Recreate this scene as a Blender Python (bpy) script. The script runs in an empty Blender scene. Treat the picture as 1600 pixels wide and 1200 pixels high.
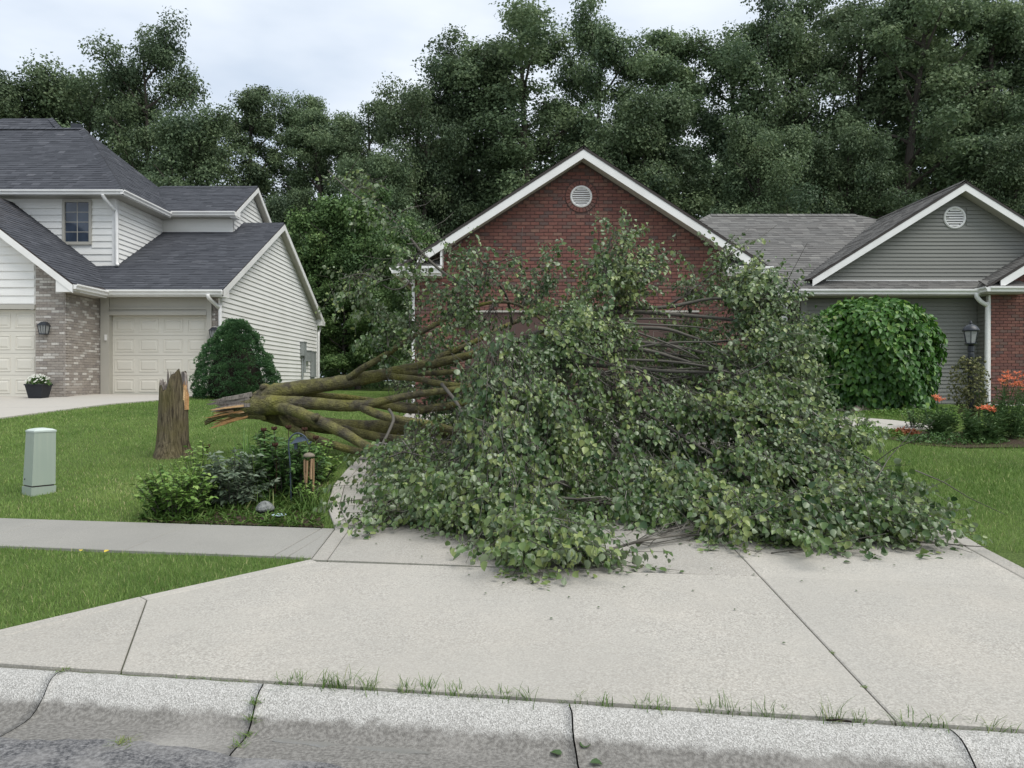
import bpy, math, random
import numpy as np
from mathutils import Vector, Matrix
random.seed(7); rng = np.random.default_rng(7)
S = bpy.context.scene
COL = S.collection

# ---------------------------------------------------------------- camera
cd = bpy.data.cameras.new('camera'); cam = bpy.data.objects.new('camera', cd); COL.objects.link(cam)
cam.location = (0, 0, 1.6); cam.rotation_euler = (math.radians(90), 0, 0)
cd.sensor_width = 36; cd.lens = 27.0; cd.shift_y = -5/1600; cd.clip_start = 0.05; cd.clip_end = 3000
S.camera = cam
# ---------------------------------------------------------------- sky, sun, exposure
SUN_EL, SUN_AZ = math.radians(58), math.radians(125)      # azimuth clockwise from +Y
w = bpy.data.worlds.new('World'); S.world = w; w.use_nodes = True
nt = w.node_tree; nt.nodes.clear()
def N(t, ty, **kw):
    n = t.nodes.new(ty)
    for k, v in kw.items(): setattr(n, k, v)
    return n
sky = N(nt, 'ShaderNodeTexSky', sky_type='NISHITA', sun_disc=False)
sky.sun_elevation = SUN_EL; sky.sun_rotation = SUN_AZ; sky.air_density = 1.0; sky.dust_density = 2.0
tc = N(nt, 'ShaderNodeTexCoord'); mp = N(nt, 'ShaderNodeMapping'); mp.inputs['Scale'].default_value = (1.0, 1.0, 2.6)
nt.links.new(tc.outputs['Generated'], mp.inputs['Vector'])
no = N(nt, 'ShaderNodeTexNoise'); no.inputs['Scale'].default_value = 2.3; no.inputs['Detail'].default_value = 5; no.inputs['Roughness'].default_value = .5
nt.links.new(mp.outputs[0], no.inputs['Vector'])
cr = N(nt, 'ShaderNodeValToRGB'); cr.color_ramp.elements[0].position = .36; cr.color_ramp.elements[1].position = .64
cr.color_ramp.elements[0].color = (3.2, 3.72, 4.45, 1); cr.color_ramp.elements[1].color = (5.1, 5.4, 5.75, 1)
nt.links.new(no.outputs[0], cr.inputs[0])
mx = N(nt, 'ShaderNodeMix', data_type='RGBA'); mx.inputs[0].default_value = .93
nt.links.new(sky.outputs[0], mx.inputs[6]); nt.links.new(cr.outputs[0], mx.inputs[7])
bg = N(nt, 'ShaderNodeBackground'); bg.inputs['Strength'].default_value = .1
nt.links.new(mx.outputs[2], bg.inputs['Color'])
wo = N(nt, 'ShaderNodeOutputWorld'); nt.links.new(bg.outputs[0], wo.inputs['Surface'])
sl = bpy.data.lights.new('sun', 'SUN'); sl.energy = 1.5; sl.angle = math.radians(45); sl.color = (1, .97, .92)
so = bpy.data.objects.new('sun', sl); COL.objects.link(so)
sd = Vector((math.sin(SUN_AZ)*math.cos(SUN_EL), math.cos(SUN_AZ)*math.cos(SUN_EL), math.sin(SUN_EL)))
so.rotation_euler = (-sd).to_track_quat('-Z', 'Y').to_euler(); so.location = (10, -10, 30)
S.view_settings.view_transform = 'Standard'; S.view_settings.look = 'None'; S.view_settings.gamma = 1
S.view_settings.exposure = 1.0
S.render.engine = 'CYCLES'; S.cycles.max_bounces = 6; S.cycles.transparent_max_bounces = 4

# ---------------------------------------------------------------- terrain height and helpers
KA = .157; KN = math.sqrt(1+KA*KA)
def sdist(x, y): return (y+KA*x-3.537)/KN                # distance behind the kerb line
def T(x, y):
    s = sdist(np.asarray(x, float), np.asarray(y, float))
    z = np.interp(s, [-50, 0, 3.4, 12, 15, 25, 80, 600], [.12, .12, .25, .98, 1.1, 1.12, 1.2, 1.3])
    return z-.01*np.clip(x, -25, 25)*np.clip((s-5)/8, 0, 1)
def us(u, s):                                            # street coordinates -> x, y
    return (u/KN+KA*s/KN, 3.537-KA*u/KN+s/KN)
def P(px, py, D): return np.array(((px-800)*D/1200, D, 1.6+(595-py)*D/1200))
ORG = {}
def props(o, label=None, cat=None, group=None, kind=None):
    if label: o['label'] = label
    if cat: o['category'] = cat
    if group: o['group'] = group
    if kind: o['kind'] = kind
    return o
def empty(name, loc, label, cat, group=None):
    o = bpy.data.objects.new(name, None); COL.objects.link(o); o.location = loc; o.empty_display_size = .2
    ORG[o] = np.array(loc, float); return props(o, label, cat, group)
def raw(name, verts, faces, mat, parent=None, tint=None, smooth=False, origin=None):
    """verts (N,3) world coordinates; faces (M,k) array or list of tuples"""
    verts = np.asarray(verts, float).reshape(-1, 3)
    org = ORG[parent] if parent is not None else (np.array(origin, float) if origin is not None else verts.mean(0)*[1, 1, 0]+[0, 0, verts[:, 2].min()])
    me = bpy.data.meshes.new(name)
    v = (verts-org).astype(np.float32)
    if isinstance(faces, np.ndarray):
        k = faces.shape[1]; m = len(faces)
        me.vertices.add(len(v)); me.vertices.foreach_set('co', v.ravel())
        me.loops.add(m*k); me.loops.foreach_set('vertex_index', faces.astype(np.int32).ravel())
        me.polygons.add(m); me.polygons.foreach_set('loop_start', np.arange(0, m*k, k, dtype=np.int32))
        me.polygons.foreach_set('loop_total', np.full(m, k, dtype=np.int32))
        me.update(calc_edges=True)
    else:
        me.from_pydata(v.tolist(), [], faces); me.update()
    if smooth: me.polygons.foreach_set('use_smooth', np.ones(len(me.polygons), dtype=bool))
    if tint is not None:
        a = me.attributes.new('tint', 'FLOAT', 'POINT'); a.data.foreach_set('value', np.asarray(tint, np.float32))
    for m_ in (mat if isinstance(mat, (list, tuple)) else [mat]): me.materials.append(m_)
    o = bpy.data.objects.new(name, me); COL.objects.link(o)
    if parent is not None: o.parent = parent; ORG[o] = ORG[parent]
    else: o.location = org; ORG[o] = org
    return o
class MB:
    def __init__(s): s.v = []; s.f = []; s.t = []; s.cur = .5
    def add(s, vs, fs, t=None):
        n = len(s.v); s.v += [tuple(map(float, p)) for p in vs]; s.f += [tuple(i+n for i in f) for f in fs]
        s.t += [s.cur if t is None else t]*len(vs)
    def box(s, c, d, rz=0, t=None):
        x, y, z = [q/2 for q in d]; co, si = math.cos(rz), math.sin(rz); vs = []
        for a, b, e in ((-1,-1,-1),(1,-1,-1),(1,1,-1),(-1,1,-1),(-1,-1,1),(1,-1,1),(1,1,1),(-1,1,1)):
            vs.append((c[0]+a*x*co-b*y*si, c[1]+a*x*si+b*y*co, c[2]+e*z))
        s.add(vs, [(3,2,1,0),(4,5,6,7),(0,1,5,4),(1,2,6,5),(2,3,7,6),(3,0,4,7)], t)
    def bb(s, x0, x1, y0, y1, z0, z1): s.box(((x0+x1)/2, (y0+y1)/2, (z0+z1)/2), (abs(x1-x0), abs(y1-y0), abs(z1-z0)))
    def prism(s, pts, off, t=None):
        n = len(pts); off = np.array(off); a = [np.array(p, float) for p in pts]
        vs = a+[p+off for p in a]
        s.add(vs, [tuple(range(n-1, -1, -1)), tuple(range(n, 2*n))]+[(i, (i+1) % n, n+(i+1) % n, n+i) for i in range(n)], t)
    def bar(s, p, q, w_, h):                              # rectangular bar, w horizontal, h vertical-ish
        p = Vector(p); q = Vector(q); d = (q-p).normalized()
        a = d.cross(Vector((0, 0, 1)))
        if a.length < 1e-3: a = Vector((1, 0, 0))
        a.normalize(); b = a.cross(d).normalized(); a *= w_/2; b *= h/2
        vs = [p-a-b, p+a-b, p+a+b, p-a+b, q-a-b, q+a-b, q+a+b, q-a+b]
        s.add(vs, [(3,2,1,0),(4,5,6,7),(0,1,5,4),(1,2,6,5),(2,3,7,6),(3,0,4,7)])
    def tube(s, path, rad, n=8, cap=True, jit=0, t=None):
        path = [Vector(p) for p in path]; m = len(path); k0 = len(s.v)
        if not isinstance(rad, (list, tuple, np.ndarray)): rad = [rad]*m
        ref = None; vs = []
        for i, p in enumerate(path):
            d = (path[min(i+1, m-1)]-path[max(i-1, 0)]).normalized()
            if ref is None:
                ref = d.cross(Vector((0, 0, 1)))
                if ref.length < .05: ref = d.cross(Vector((1, 0, 0)))
            ref = (ref-d*ref.dot(d)).normalized(); b = d.cross(ref)
            for j in range(n):
                a = 2*math.pi*j/n; r = rad[i]*(1+(random.uniform(-jit, jit) if jit else 0))
                vs.append(p+ref*(r*math.cos(a))+b*(r*math.sin(a)))
        fs = [(i*n+j, i*n+(j+1) % n, (i+1)*n+(j+1) % n, (i+1)*n+j) for i in range(m-1) for j in range(n)]
        if cap: fs += [tuple(range(n-1, -1, -1)), tuple(range((m-1)*n, m*n))]
        s.add(vs, fs, t)
    def lathe(s, c, prof, n=16, sx=1, sy=1, t=None):      # prof (r, z)
        vs = [(c[0]+r*sx*math.cos(2*math.pi*j/n), c[1]+r*sy*math.sin(2*math.pi*j/n), c[2]+z) for r, z in prof for j in range(n)]
        m = len(prof)
        fs = [(i*n+j, i*n+(j+1) % n, (i+1)*n+(j+1) % n, (i+1)*n+j) for i in range(m-1) for j in range(n)]
        fs += [tuple(range(n-1, -1, -1)), tuple(range((m-1)*n, m*n))]
        s.add(vs, fs, t)
    def build(s, name, mat, parent=None, smooth=False, tint=True, origin=None):
        return raw(name, s.v, s.f, mat, parent, s.t if tint else None, smooth, origin)
def smoothpath(pts, k=4):
    pts = [np.array(p, float) for p in pts]; out = []
    for i in range(len(pts)-1):
        p0 = pts[max(i-1, 0)]; p1 = pts[i]; p2 = pts[i+1]; p3 = pts[min(i+2, len(pts)-1)]
        for j in range(k):
            t = j/k
            out.append(.5*((2*p1)+(-p0+p2)*t+(2*p0-5*p1+4*p2-p3)*t*t+(-p0+3*p1-3*p2+p3)*t**3))
    out.append(pts[-1]); return out
def vnoise(x, y, sc, seed=0):
    x = np.asarray(x)/sc; y = np.asarray(y)/sc; xi = np.floor(x).astype(int); yi = np.floor(y).astype(int); fx = x-xi; fy = y-yi
    def h(a, b): 
        q = np.sin(a*127.1+b*311.7+seed*74.7)*43758.5453; return q-np.floor(q)
    fx = fx*fx*(3-2*fx); fy = fy*fy*(3-2*fy)
    return (h(xi, yi)*(1-fx)+h(xi+1, yi)*fx)*(1-fy)+(h(xi, yi+1)*(1-fx)+h(xi+1, yi+1)*fx)*fy
def inpoly(x, y, poly):
    c = np.zeros(len(x), bool); n = len(poly)
    for i in range(n):
        x0, y0 = poly[i]; x1, y1 = poly[(i+1) % n]
        if y0 == y1: continue
        k = ((y0 > y) != (y1 > y)) & (x < (x1-x0)*(y-y0)/(y1-y0)+x0); c ^= k
    return c

# ---------------------------------------------------------------- materials
def mat(name, ramp, rough=.7, spec=.3, noise=(), bump=(), tint=None, metallic=0, trans=0, under=None, objrand=0, coat=0):
    """ramp: base colour or list of (pos, colour) read by the tint attribute; noise: (scale, amount, colour) mixed on top; bump: (scale, strength, dist)"""
    m = bpy.data.materials.new(name); m.use_nodes = True; t = m.node_tree; t.nodes.clear()
    L = t.links.new
    out = N(t, 'ShaderNodeOutputMaterial'); b = N(t, 'ShaderNodeBsdfPrincipled')
    geo = N(t, 'ShaderNodeNewGeometry')
    if isinstance(ramp, list):
        at = N(t, 'ShaderNodeAttribute', attribute_name='tint'); r = N(t, 'ShaderNodeValToRGB')
        r.color_ramp.interpolation = tint or 'LINEAR'
        el = r.color_ramp.elements
        while len(el) < len(ramp): el.new(.5)
        for e, (p_, c) in zip(el, ramp): e.position = p_; e.color = (*c, 1)
        L(at.outputs['Fac'], r.inputs[0]); col = r.outputs[0]
    else:
        rgb = N(t, 'ShaderNodeRGB'); rgb.outputs[0].default_value = (*ramp, 1); col = rgb.outputs[0]
    if under:
        mm = N(t, 'ShaderNodeMix', data_type='RGBA'); L(geo.outputs['Backfacing'], mm.inputs[0]); L(col, mm.inputs[6])
        mm.inputs[7].default_value = (*under, 1); col = mm.outputs[2]
    for sc, am, c2 in noise:
        if isinstance(sc, tuple):
            mp = N(t, 'ShaderNodeMapping'); mp.inputs['Scale'].default_value = sc; L(geo.outputs['Position'], mp.inputs[0]); vec = mp.outputs[0]; scale = 1
        else: vec = geo.outputs['Position']; scale = sc
        n = N(t, 'ShaderNodeTexNoise'); n.inputs['Scale'].default_value = scale; n.inputs['Detail'].default_value = 4; L(vec, n.inputs['Vector'])
        mr = N(t, 'ShaderNodeMapRange'); mr.inputs[1].default_value = .42; mr.inputs[2].default_value = .68; mr.inputs[4].default_value = am
        L(n.outputs[0], mr.inputs[0])
        mm = N(t, 'ShaderNodeMix', data_type='RGBA'); L(mr.outputs[0], mm.inputs[0]); L(col, mm.inputs[6]); mm.inputs[7].default_value = (*c2, 1); col = mm.outputs[2]
    if objrand:
        oi = N(t, 'ShaderNodeObjectInfo'); hs = N(t, 'ShaderNodeHueSaturation')
        mr = N(t, 'ShaderNodeMapRange'); mr.inputs[3].default_value = 1-objrand; mr.inputs[4].default_value = 1+objrand
        L(oi.outputs['Random'], mr.inputs[0]); L(mr.outputs[0], hs.inputs['Value']); L(col, hs.inputs['Color']); col = hs.outputs[0]
    L(col, b.inputs['Base Color']); b.inputs['Roughness'].default_value = rough; b.inputs['Specular IOR Level'].default_value = spec
    b.inputs['Metallic'].default_value = metallic; b.inputs['Coat Weight'].default_value = coat
    last = None
    for sc, st, di in bump:
        if isinstance(sc, tuple):
            mp = N(t, 'ShaderNodeMapping'); mp.inputs['Scale'].default_value = sc; L(geo.outputs['Position'], mp.inputs[0]); vec = mp.outputs[0]; scale = 1
        else: vec = geo.outputs['Position']; scale = sc
        n = N(t, 'ShaderNodeTexNoise'); n.inputs['Scale'].default_value = scale; n.inputs['Detail'].default_value = 5; L(vec, n.inputs['Vector'])
        bp = N(t, 'ShaderNodeBump'); bp.inputs['Strength'].default_value = st; bp.inputs['Distance'].default_value = di
        L(n.outputs[0], bp.inputs['Height'])
        if last: L(last, bp.inputs['Normal'])
        last = bp.outputs[0]
    if last: L(last, b.inputs['Normal'])
    if trans:
        tr = N(t, 'ShaderNodeBsdfTranslucent'); L(col, tr.inputs[0]); ms = N(t, 'ShaderNodeMixShader'); ms.inputs[0].default_value = trans
        L(b.outputs[0], ms.inputs[1]); L(tr.outputs[0], ms.inputs[2]); L(ms.outputs[0], out.inputs[0])
    else: L(b.outputs[0], out.inputs[0])
    return m
def leafmat(name, dark, mid, light, under=None, rough=.42, spec=.4, trans=.22, objrand=0):
    return mat(name, [(0, dark), (.55, mid), (1, light)], rough, spec, trans=trans, under=under, objrand=objrand)
M = {}
M['concrete'] = mat('concrete', (.43, .402, .35), .85, .2, noise=[(40, .9, (.25, .235, .205)), (75, 1.0, (.56, .53, .475)), (110, .9, (.23, .215, .19)), (.45, .5, (.31, .295, .26)), (2.6, .30, (.47, .425, .36)), ((.25, 1.6, 1), .25, (.33, .315, .28)), (7, .25, (.34, .325, .29)), ((1.7, .22, 1), .4, (.33, .31, .275)), (1.3, .3, (.34, .33, .30))], bump=[(260, .35, .004)], objrand=.10)
M['concrete_old'] = mat('concrete_old', (.29, .28, .25), .88, .2, noise=[(70, .7, (.2, .195, .175)), (150, .5, (.27, .26, .235)), (1.3, .6, (.2, .195, .175)), (.4, .5, (.22, .21, .19)), (380, .4, (.48, .465, .42))], bump=[(220, .35, .004)])
M['concrete_light'] = mat('concrete_light', (.42, .395, .35), .88, .2, noise=[(3, .45, (.40, .38, .35)), (90, .3, (.42, .40, .37))])
M['asphalt'] = mat('asphalt', (.085, .085, .088), .85, .3, noise=[(70, .9, (.26, .255, .25)), (130, .9, (.03, .03, .035)), (5, .75, (.27, .26, .245)), (45, .5, (.36, .35, .34))], bump=[(200, .8, .01)])
M['soil'] = mat('soil', (.05, .038, .026), .95, .1, noise=[(30, .6, (.09, .07, .05))], bump=[(60, .8, .02)])
M['groundgreen'] = mat('groundgreen', (.13, .185, .055), .95, .1, noise=[(.8, .5, (.075, .10, .03)), (60, .7, (.03, .05, .015))], bump=[(90, .8, .03)])
M['grass'] = mat('grass', [(0, (.11, .20, .045)), (.5, (.225, .335, .085)), (.85, (.34, .42, .14)), (1, (.52, .46, .25))], .55, .25, trans=.25)
M['weed'] = mat('weed', [(0, (.05, .11, .02)), (.6, (.11, .19, .04)), (1, (.22, .24, .09))], .55, .25, trans=.25)
M['brick'] = mat('brick', [(0, (.205, .094, .076)), (.22, (.188, .09, .073)), (.42, (.228, .115, .09)), (.6, (.155, .08, .069)), (.74, (.155, .107, .09)), (.86, (.115, .09, .082)), (.95, (.235, .14, .108))], .85, .2,
    noise=[(14, .45, (.12, .055, .05)), (90, .35, (.26, .11, .085))], bump=[(120, .5, .004)], tint='CONSTANT')
M['mortar'] = mat('mortar', (.105, .07, .062), .95, .1, noise=[(40, .5, (.13, .09, .08))])
M['tanbrick'] = mat('tanbrick', [(0, (.31, .27, .23)), (.3, (.25, .215, .185)), (.55, (.35, .31, .27)), (.7, (.22, .19, .17)), (.78, (.60, .57, .52)), (.93, (.44, .41, .37))], .85, .2,
    noise=[(22, .4, (.27, .24, .21)), (70, .5, (.5, .47, .43))], bump=[(120, .5, .004)], tint='CONSTANT')
M['tanmortar'] = mat('tanmortar', (.33, .30, .27), .95, .1, noise=[(30, .4, (.24, .21, .19))])
M['siding'] = mat('siding', (.84, .83, .79), .5, .3, noise=[(1.2, .2, (.58, .57, .52)), ((.4, .4, 9), .2, (.60, .58, .53))])
M['greysiding'] = mat('greysiding', (.225, .225, .20), .55, .3, noise=[(1.2, .25, (.175, .175, .155))])
M['trim'] = mat('trim', (.82, .81, .78), .45, .35, noise=[(2.0, .25, (.55, .53, .49))])
M['trimtan'] = mat('trimtan', (.44, .42, .365), .5, .3, noise=[(2.0, .2, (.36, .34, .30))])
M['door'] = mat('door', (.66, .63, .55), .5, .3, noise=[(1.5, .15, (.55, .52, .44))])
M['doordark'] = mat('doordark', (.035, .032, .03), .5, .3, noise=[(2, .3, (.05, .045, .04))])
M['shingle'] = mat('shingle', [(0, (.036, .039, .047)), (.5, (.055, .059, .069)), (.85, (.082, .086, .098)), (1, (.115, .118, .13))], .9, .25, noise=[(1.2, .3, (.045, .048, .058)), (160, .5, (.09, .092, .10))], bump=[(260, .6, .004)])
M['shinglebrown'] = mat('shinglebrown', [(0, (.085, .082, .078)), (.5, (.135, .132, .125)), (.85, (.185, .18, .168)), (1, (.235, .228, .21))], .92, .2, noise=[(1.2, .3, (.12, .11, .10)), (160, .5, (.20, .195, .185))], bump=[(260, .6, .004)])
M['drip'] = mat('drip', (.05, .042, .038), .6, .3)
M['glass'] = mat('glass', (.035, .05, .075), .06, .6, noise=[(1.6, .6, (.09, .12, .17))])
M['metalblack'] = mat('metalblack', (.018, .022, .028), .4, .5, noise=[(12, .3, (.035, .04, .05))])
M['metalgrey'] = mat('metalgrey', (.27, .29, .28), .5, .4, noise=[(6, .3, (.20, .22, .215))])
M['lampglass'] = mat('lampglass', (.33, .34, .33), .15, .5, noise=[(25, .5, (.2, .2, .2))])
M['pedestal'] = mat('pedestal', (.33, .385, .325), .5, .35, noise=[((25, 25, 1.0), .35, (.42, .45, .37)), (2.5, .3, (.28, .33, .29))])
M['pedtop'] = mat('pedtop', (.50, .56, .51), .5, .35)
M['bark'] = mat('bark', [(0, (.075, .066, .052)), (.5, (.112, .098, .072)), (1, (.15, .135, .11))], .95, .15,
    noise=[(3.2, .95, (.27, .26, .06)), ((30, 90, 90), .65, (.06, .052, .034)), (11, .5, (.32, .30, .12)), (60, .5, (.055, .05, .03))], bump=[((22, 70, 70), 1, .03), (90, .8, .012)])
M['barkstump'] = mat('barkstump', [(0, (.135, .11, .068)), (1, (.19, .158, .10))], .95, .15,
    noise=[((46, 46, 5), .85, (.035, .028, .02)), (4, .5, (.13, .115, .038))], bump=[((50, 50, 6), 1, .04), (80, .5, .01)])
M['twig'] = mat('twig', [(0, (.05, .046, .038)), (.75, (.125, .116, .098)), (1, (.27, .255, .22))], .85, .2)
M['wood'] = mat('wood', [(0, (.42, .22, .09)), (.5, (.60, .36, .17)), (1, (.72, .50, .28))], .8, .2, noise=[((8, 60, 60), .6, (.36, .19, .085))], bump=[((10, 90, 90), .8, .012)])
M['woodgrey'] = mat('woodgrey', [(0, (.16, .14, .125)), (1, (.34, .30, .265))], .9, .15, noise=[((50, 50, 14), .7, (.07, .06, .052))], bump=[((60, 60, 10), .8, .012)])
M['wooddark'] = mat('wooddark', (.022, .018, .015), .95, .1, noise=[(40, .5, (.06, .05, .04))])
M['leaf'] = leafmat('leaf', (.036, .080, .023), (.110, .178, .050), (.26, .315, .105), under=(.19, .24, .135), rough=.32, spec=.5)
M['leafwood'] = leafmat('leafwood', (.072, .112, .062), (.138, .195, .096), (.215, .275, .138), rough=.55, spec=.25, trans=.3, objrand=.22)  # darks lifted: a little distance haze is put into the leaf colour
M['leafyoung'] = leafmat('leafyoung', (.06, .11, .04), (.12, .20, .065), (.22, .31, .11), rough=.55, spec=.25, trans=.2, objrand=.12)
M['leafmul'] = leafmat('leafmul', (.026, .080, .014), (.075, .185, .030), (.26, .40, .085), rough=.4, spec=.4)
M['needle'] = leafmat('needle', (.038, .09, .04), (.078, .16, .066), (.14, .24, .095), rough=.6, spec=.2, trans=.1)
M['leaflime'] = leafmat('leaflime', (.07, .15, .03), (.17, .29, .065), (.34, .45, .13), rough=.5, spec=.3)
M['leafgrey'] = leafmat('leafgrey', (.07, .11, .065), (.15, .20, .13), (.25, .30, .21), rough=.5, spec=.3)
M['leafpeony'] = leafmat('leafpeony', (.032, .08, .022), (.08, .16, .042), (.16, .26, .08), rough=.45, spec=.35)
M['leaflily'] = leafmat('leaflily', (.05, .105, .035), (.105, .185, .065), (.18, .26, .10), rough=.5, spec=.3)
M['leafvine'] = leafmat('leafvine', (.07, .085, .03), (.14, .15, .06), (.26, .25, .12), rough=.6, spec=.2)
M['petal'] = mat('petal', [(0, (.62, .14, .06)), (1, (.85, .30, .16))], .55, .3, trans=.3)
M['petalwhite'] = mat('petalwhite', [(0, (.6, .6, .52)), (1, (.8, .8, .74))], .55, .3, trans=.3)
M['seed'] = mat('seed', (.055, .028, .02), .9, .1)
M['stone'] = mat('stone', (.20, .21, .20), .85, .2, noise=[(45, .9, (.06, .065, .06)), (20, .5, (.33, .34, .32))], bump=[(55, 1, .02)])
M['rock'] = mat('rock', (.46, .38, .30), .9, .2, noise=[(8, .5, (.32, .26, .21))], bump=[(20, .7, .02)])
M['pebble'] = mat('pebble', [(0, (.30, .28, .26)), (1, (.60, .57, .53))], .8, .25)
M['bamboo'] = mat('bamboo', [(0, (.30, .19, .105)), (1, (.42, .28, .165))], .6, .3, noise=[(30, .4, (.24, .15, .09))])
M['chimetop'] = mat('chimetop', (.22, .19, .145), .8, .2, noise=[(40, .5, (.15, .13, .10))])
M['bluedark'] = mat('bluedark', (.045, .062, .085), .45, .4)
M['plate'] = mat('plate', (.45, .58, .62), .4, .4)
M['pot'] = mat('pot', (.022, .024, .028), .6, .3, noise=[(20, .4, (.035, .037, .042))])
M['redcover'] = leafmat('redcover', (.20, .07, .03), (.33, .12, .05), (.42, .2, .09), rough=.6)
M['yellowleaf'] = mat('yellowleaf', (.55, .42, .06), .6, .3)
# ================================================================ THE SETTING
def axis(pts): return np.unique(np.round(np.concatenate(pts), 4))
sv = axis([np.arange(-.35, 26, .35), np.arange(26, 60, 3), [3.4, 12, 15, 25, 80, 150, 300, 600]])
uv = axis([np.arange(-26, 26, .5), [-500, -250, -120, -70, -45, -35, 35, 45, 70, 120, 250, 500]])
UU, SS = np.meshgrid(uv, sv)
XX, YY = us(UU, SS)
ZZ = T(XX, YY)+(vnoise(XX, YY, .9)-.5)*.012
ZZ[SS < -.01] -= .2
nv, nu = UU.shape; idx = np.arange(nv*nu).reshape(nv, nu)
fc = np.stack([idx[:-1, :-1], idx[:-1, 1:], idx[1:, 1:], idx[1:, :-1]], -1).reshape(-1, 4)
props(raw('ground', np.stack([XX, YY, ZZ], -1).reshape(-1, 3), fc, M['groundgreen'], smooth=True, origin=(0, 0, 0)),
      'green lawn ground rising gently from the street to the houses', kind='structure')
# ---- road
ru = axis([np.arange(-8, 8, .06), np.linspace(-300, -8, 30), np.linspace(8, 300, 30)])
edge = -.50+(vnoise(ru, ru*0, .35, 3)-.5)*.10+(vnoise(ru, ru*0+5, .06, 4)-.5)*.04-.09*np.clip((ru+1.5)/1.2, 0, 1)
rows = [(edge, .040), (edge-.03, .046), (edge-.5, .052), (edge*0-3, .09), (edge*0-6, .05), (edge*0-60, .05)]
vs = []
for s_, z_ in rows:
    x_, y_ = us(ru, s_); vs.append(np.stack([x_, y_, np.full_like(x_, z_)], -1))
idx = np.arange(len(rows)*len(ru)).reshape(len(rows), len(ru))
fc = np.stack([idx[1:, :-1], idx[1:, 1:], idx[:-1, 1:], idx[:-1, :-1]], -1).reshape(-1, 4)
props(raw('road', np.concatenate(vs), fc, M['asphalt'], origin=(0, 0, 0)), 'worn dark asphalt street edge in front of the gutter', kind='structure')
# ---- kerb slabs with their own dirty gutter
def kerbmat():
    m = bpy.data.materials.new('kerbstone'); m.use_nodes = True; t = m.node_tree; L = t.links.new; b = t.nodes['Principled BSDF']
    geo = N(t, 'ShaderNodeNewGeometry')
    dot = N(t, 'ShaderNodeVectorMath', operation='DOT_PRODUCT'); dot.inputs[1].default_value = (KA/KN, 1/KN, 0); L(geo.outputs['Position'], dot.inputs[0])
    vo = N(t, 'ShaderNodeTexVoronoi'); vo.inputs['Scale'].default_value = 210; L(geo.outputs['Position'], vo.inputs['Vector'])
    sep = N(t, 'ShaderNodeSeparateColor'); L(vo.outputs['Color'], sep.inputs[0])
    r = N(t, 'ShaderNodeValToRGB'); e = r.color_ramp.elements
    e[0].position = 0; e[0].color = (.27, .26, .24, 1); e[1].position = 1; e[1].color = (.60, .585, .55, 1)
    for p_, c in ((.18, (.33, .32, .295, 1)), (.45, (.40, .39, .36, 1))):
        q = e.new(p_); q.color = c
    L(sep.outputs[0], r.inputs[0])
    n1 = N(t, 'ShaderNodeTexNoise'); n1.inputs['Scale'].default_value = 9; n1.inputs['Detail'].default_value = 8; n1.inputs['Roughness'].default_value = .7; L(geo.outputs['Position'], n1.inputs['Vector'])
    ad = N(t, 'ShaderNodeMath', operation='MULTIPLY_ADD'); ad.inputs[1].default_value = .13; L(n1.outputs[0], ad.inputs[0]); L(dot.outputs['Value'], ad.inputs[2])
    mr = N(t, 'ShaderNodeMapRange'); off = 3.537/KN+.065
    mr.inputs[1].default_value = off-.172; mr.inputs[2].default_value = off-.205; L(ad.outputs[0], mr.inputs[0])
    n2 = N(t, 'ShaderNodeTexNoise'); n2.inputs['Scale'].default_value = 60; n2.inputs['Detail'].default_value = 4; L(geo.outputs['Position'], n2.inputs['Vector'])
    r2 = N(t, 'ShaderNodeValToRGB'); r2.color_ramp.elements[0].position = .36; r2.color_ramp.elements[0].color = (.15, .142, .128, 1); r2.color_ramp.elements[1].position = .66; r2.color_ramp.elements[1].color = (.27, .258, .235, 1)
    L(n2.outputs[0], r2.inputs[0])
    n3 = N(t, 'ShaderNodeTexNoise'); n3.inputs['Scale'].default_value = 1.1; n3.inputs['Detail'].default_value = 5; L(geo.outputs['Position'], n3.inputs['Vector'])
    mr3 = N(t, 'ShaderNodeMapRange'); mr3.inputs[1].default_value = .55; mr3.inputs[2].default_value = .72; mr3.inputs[4].default_value = .6; L(n3.outputs[0], mr3.inputs[0])
    m3 = N(t, 'ShaderNodeMix', data_type='RGBA'); L(mr3.outputs[0], m3.inputs[0]); L(r2.outputs[0], m3.inputs[6]); m3.inputs[7].default_value = (.42, .40, .365, 1)
    mm = N(t, 'ShaderNodeMix', data_type='RGBA'); L(mr.outputs[0], mm.inputs[0]); L(r.outputs[0], mm.inputs[6]); L(m3.outputs[2], mm.inputs[7])
    L(mm.outputs[2], b.inputs['Base Color']); b.inputs['Roughness'].default_value = .85; b.inputs['Specular IOR Level'].default_value = .2
    bp = N(t, 'ShaderNodeBump'); bp.inputs['Strength'].default_value = .7; bp.inputs['Distance'].default_value = .006; L(vo.outputs['Distance'], bp.inputs['Height']); L(bp.outputs[0], b.inputs['Normal'])
    return m
M['kerb'] = kerbmat()
KP = [(-.004, .128), (-.02, .136), (-.05, .137), (-.09, .128), (-.125, .110), (-.16, .083), (-.195, .054), (-.23, .030), (-.27, .016), (-.31, .012), (-.38, .016), (-.48, .027), (-.66, .036)]
kerb = empty('kerb', (0, 3.5, 0), 'rolled concrete kerb with exposed aggregate and stained gutter', None); props(kerb, kind='structure'); 
joints = [-30, -24, -18, -12, -9, -6.8, -5.3, -3.8, -2.31, -1.215, .262, 1.86, 3.4, 4.9, 6.4, 9, 13, 18, 24, 30]
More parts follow.
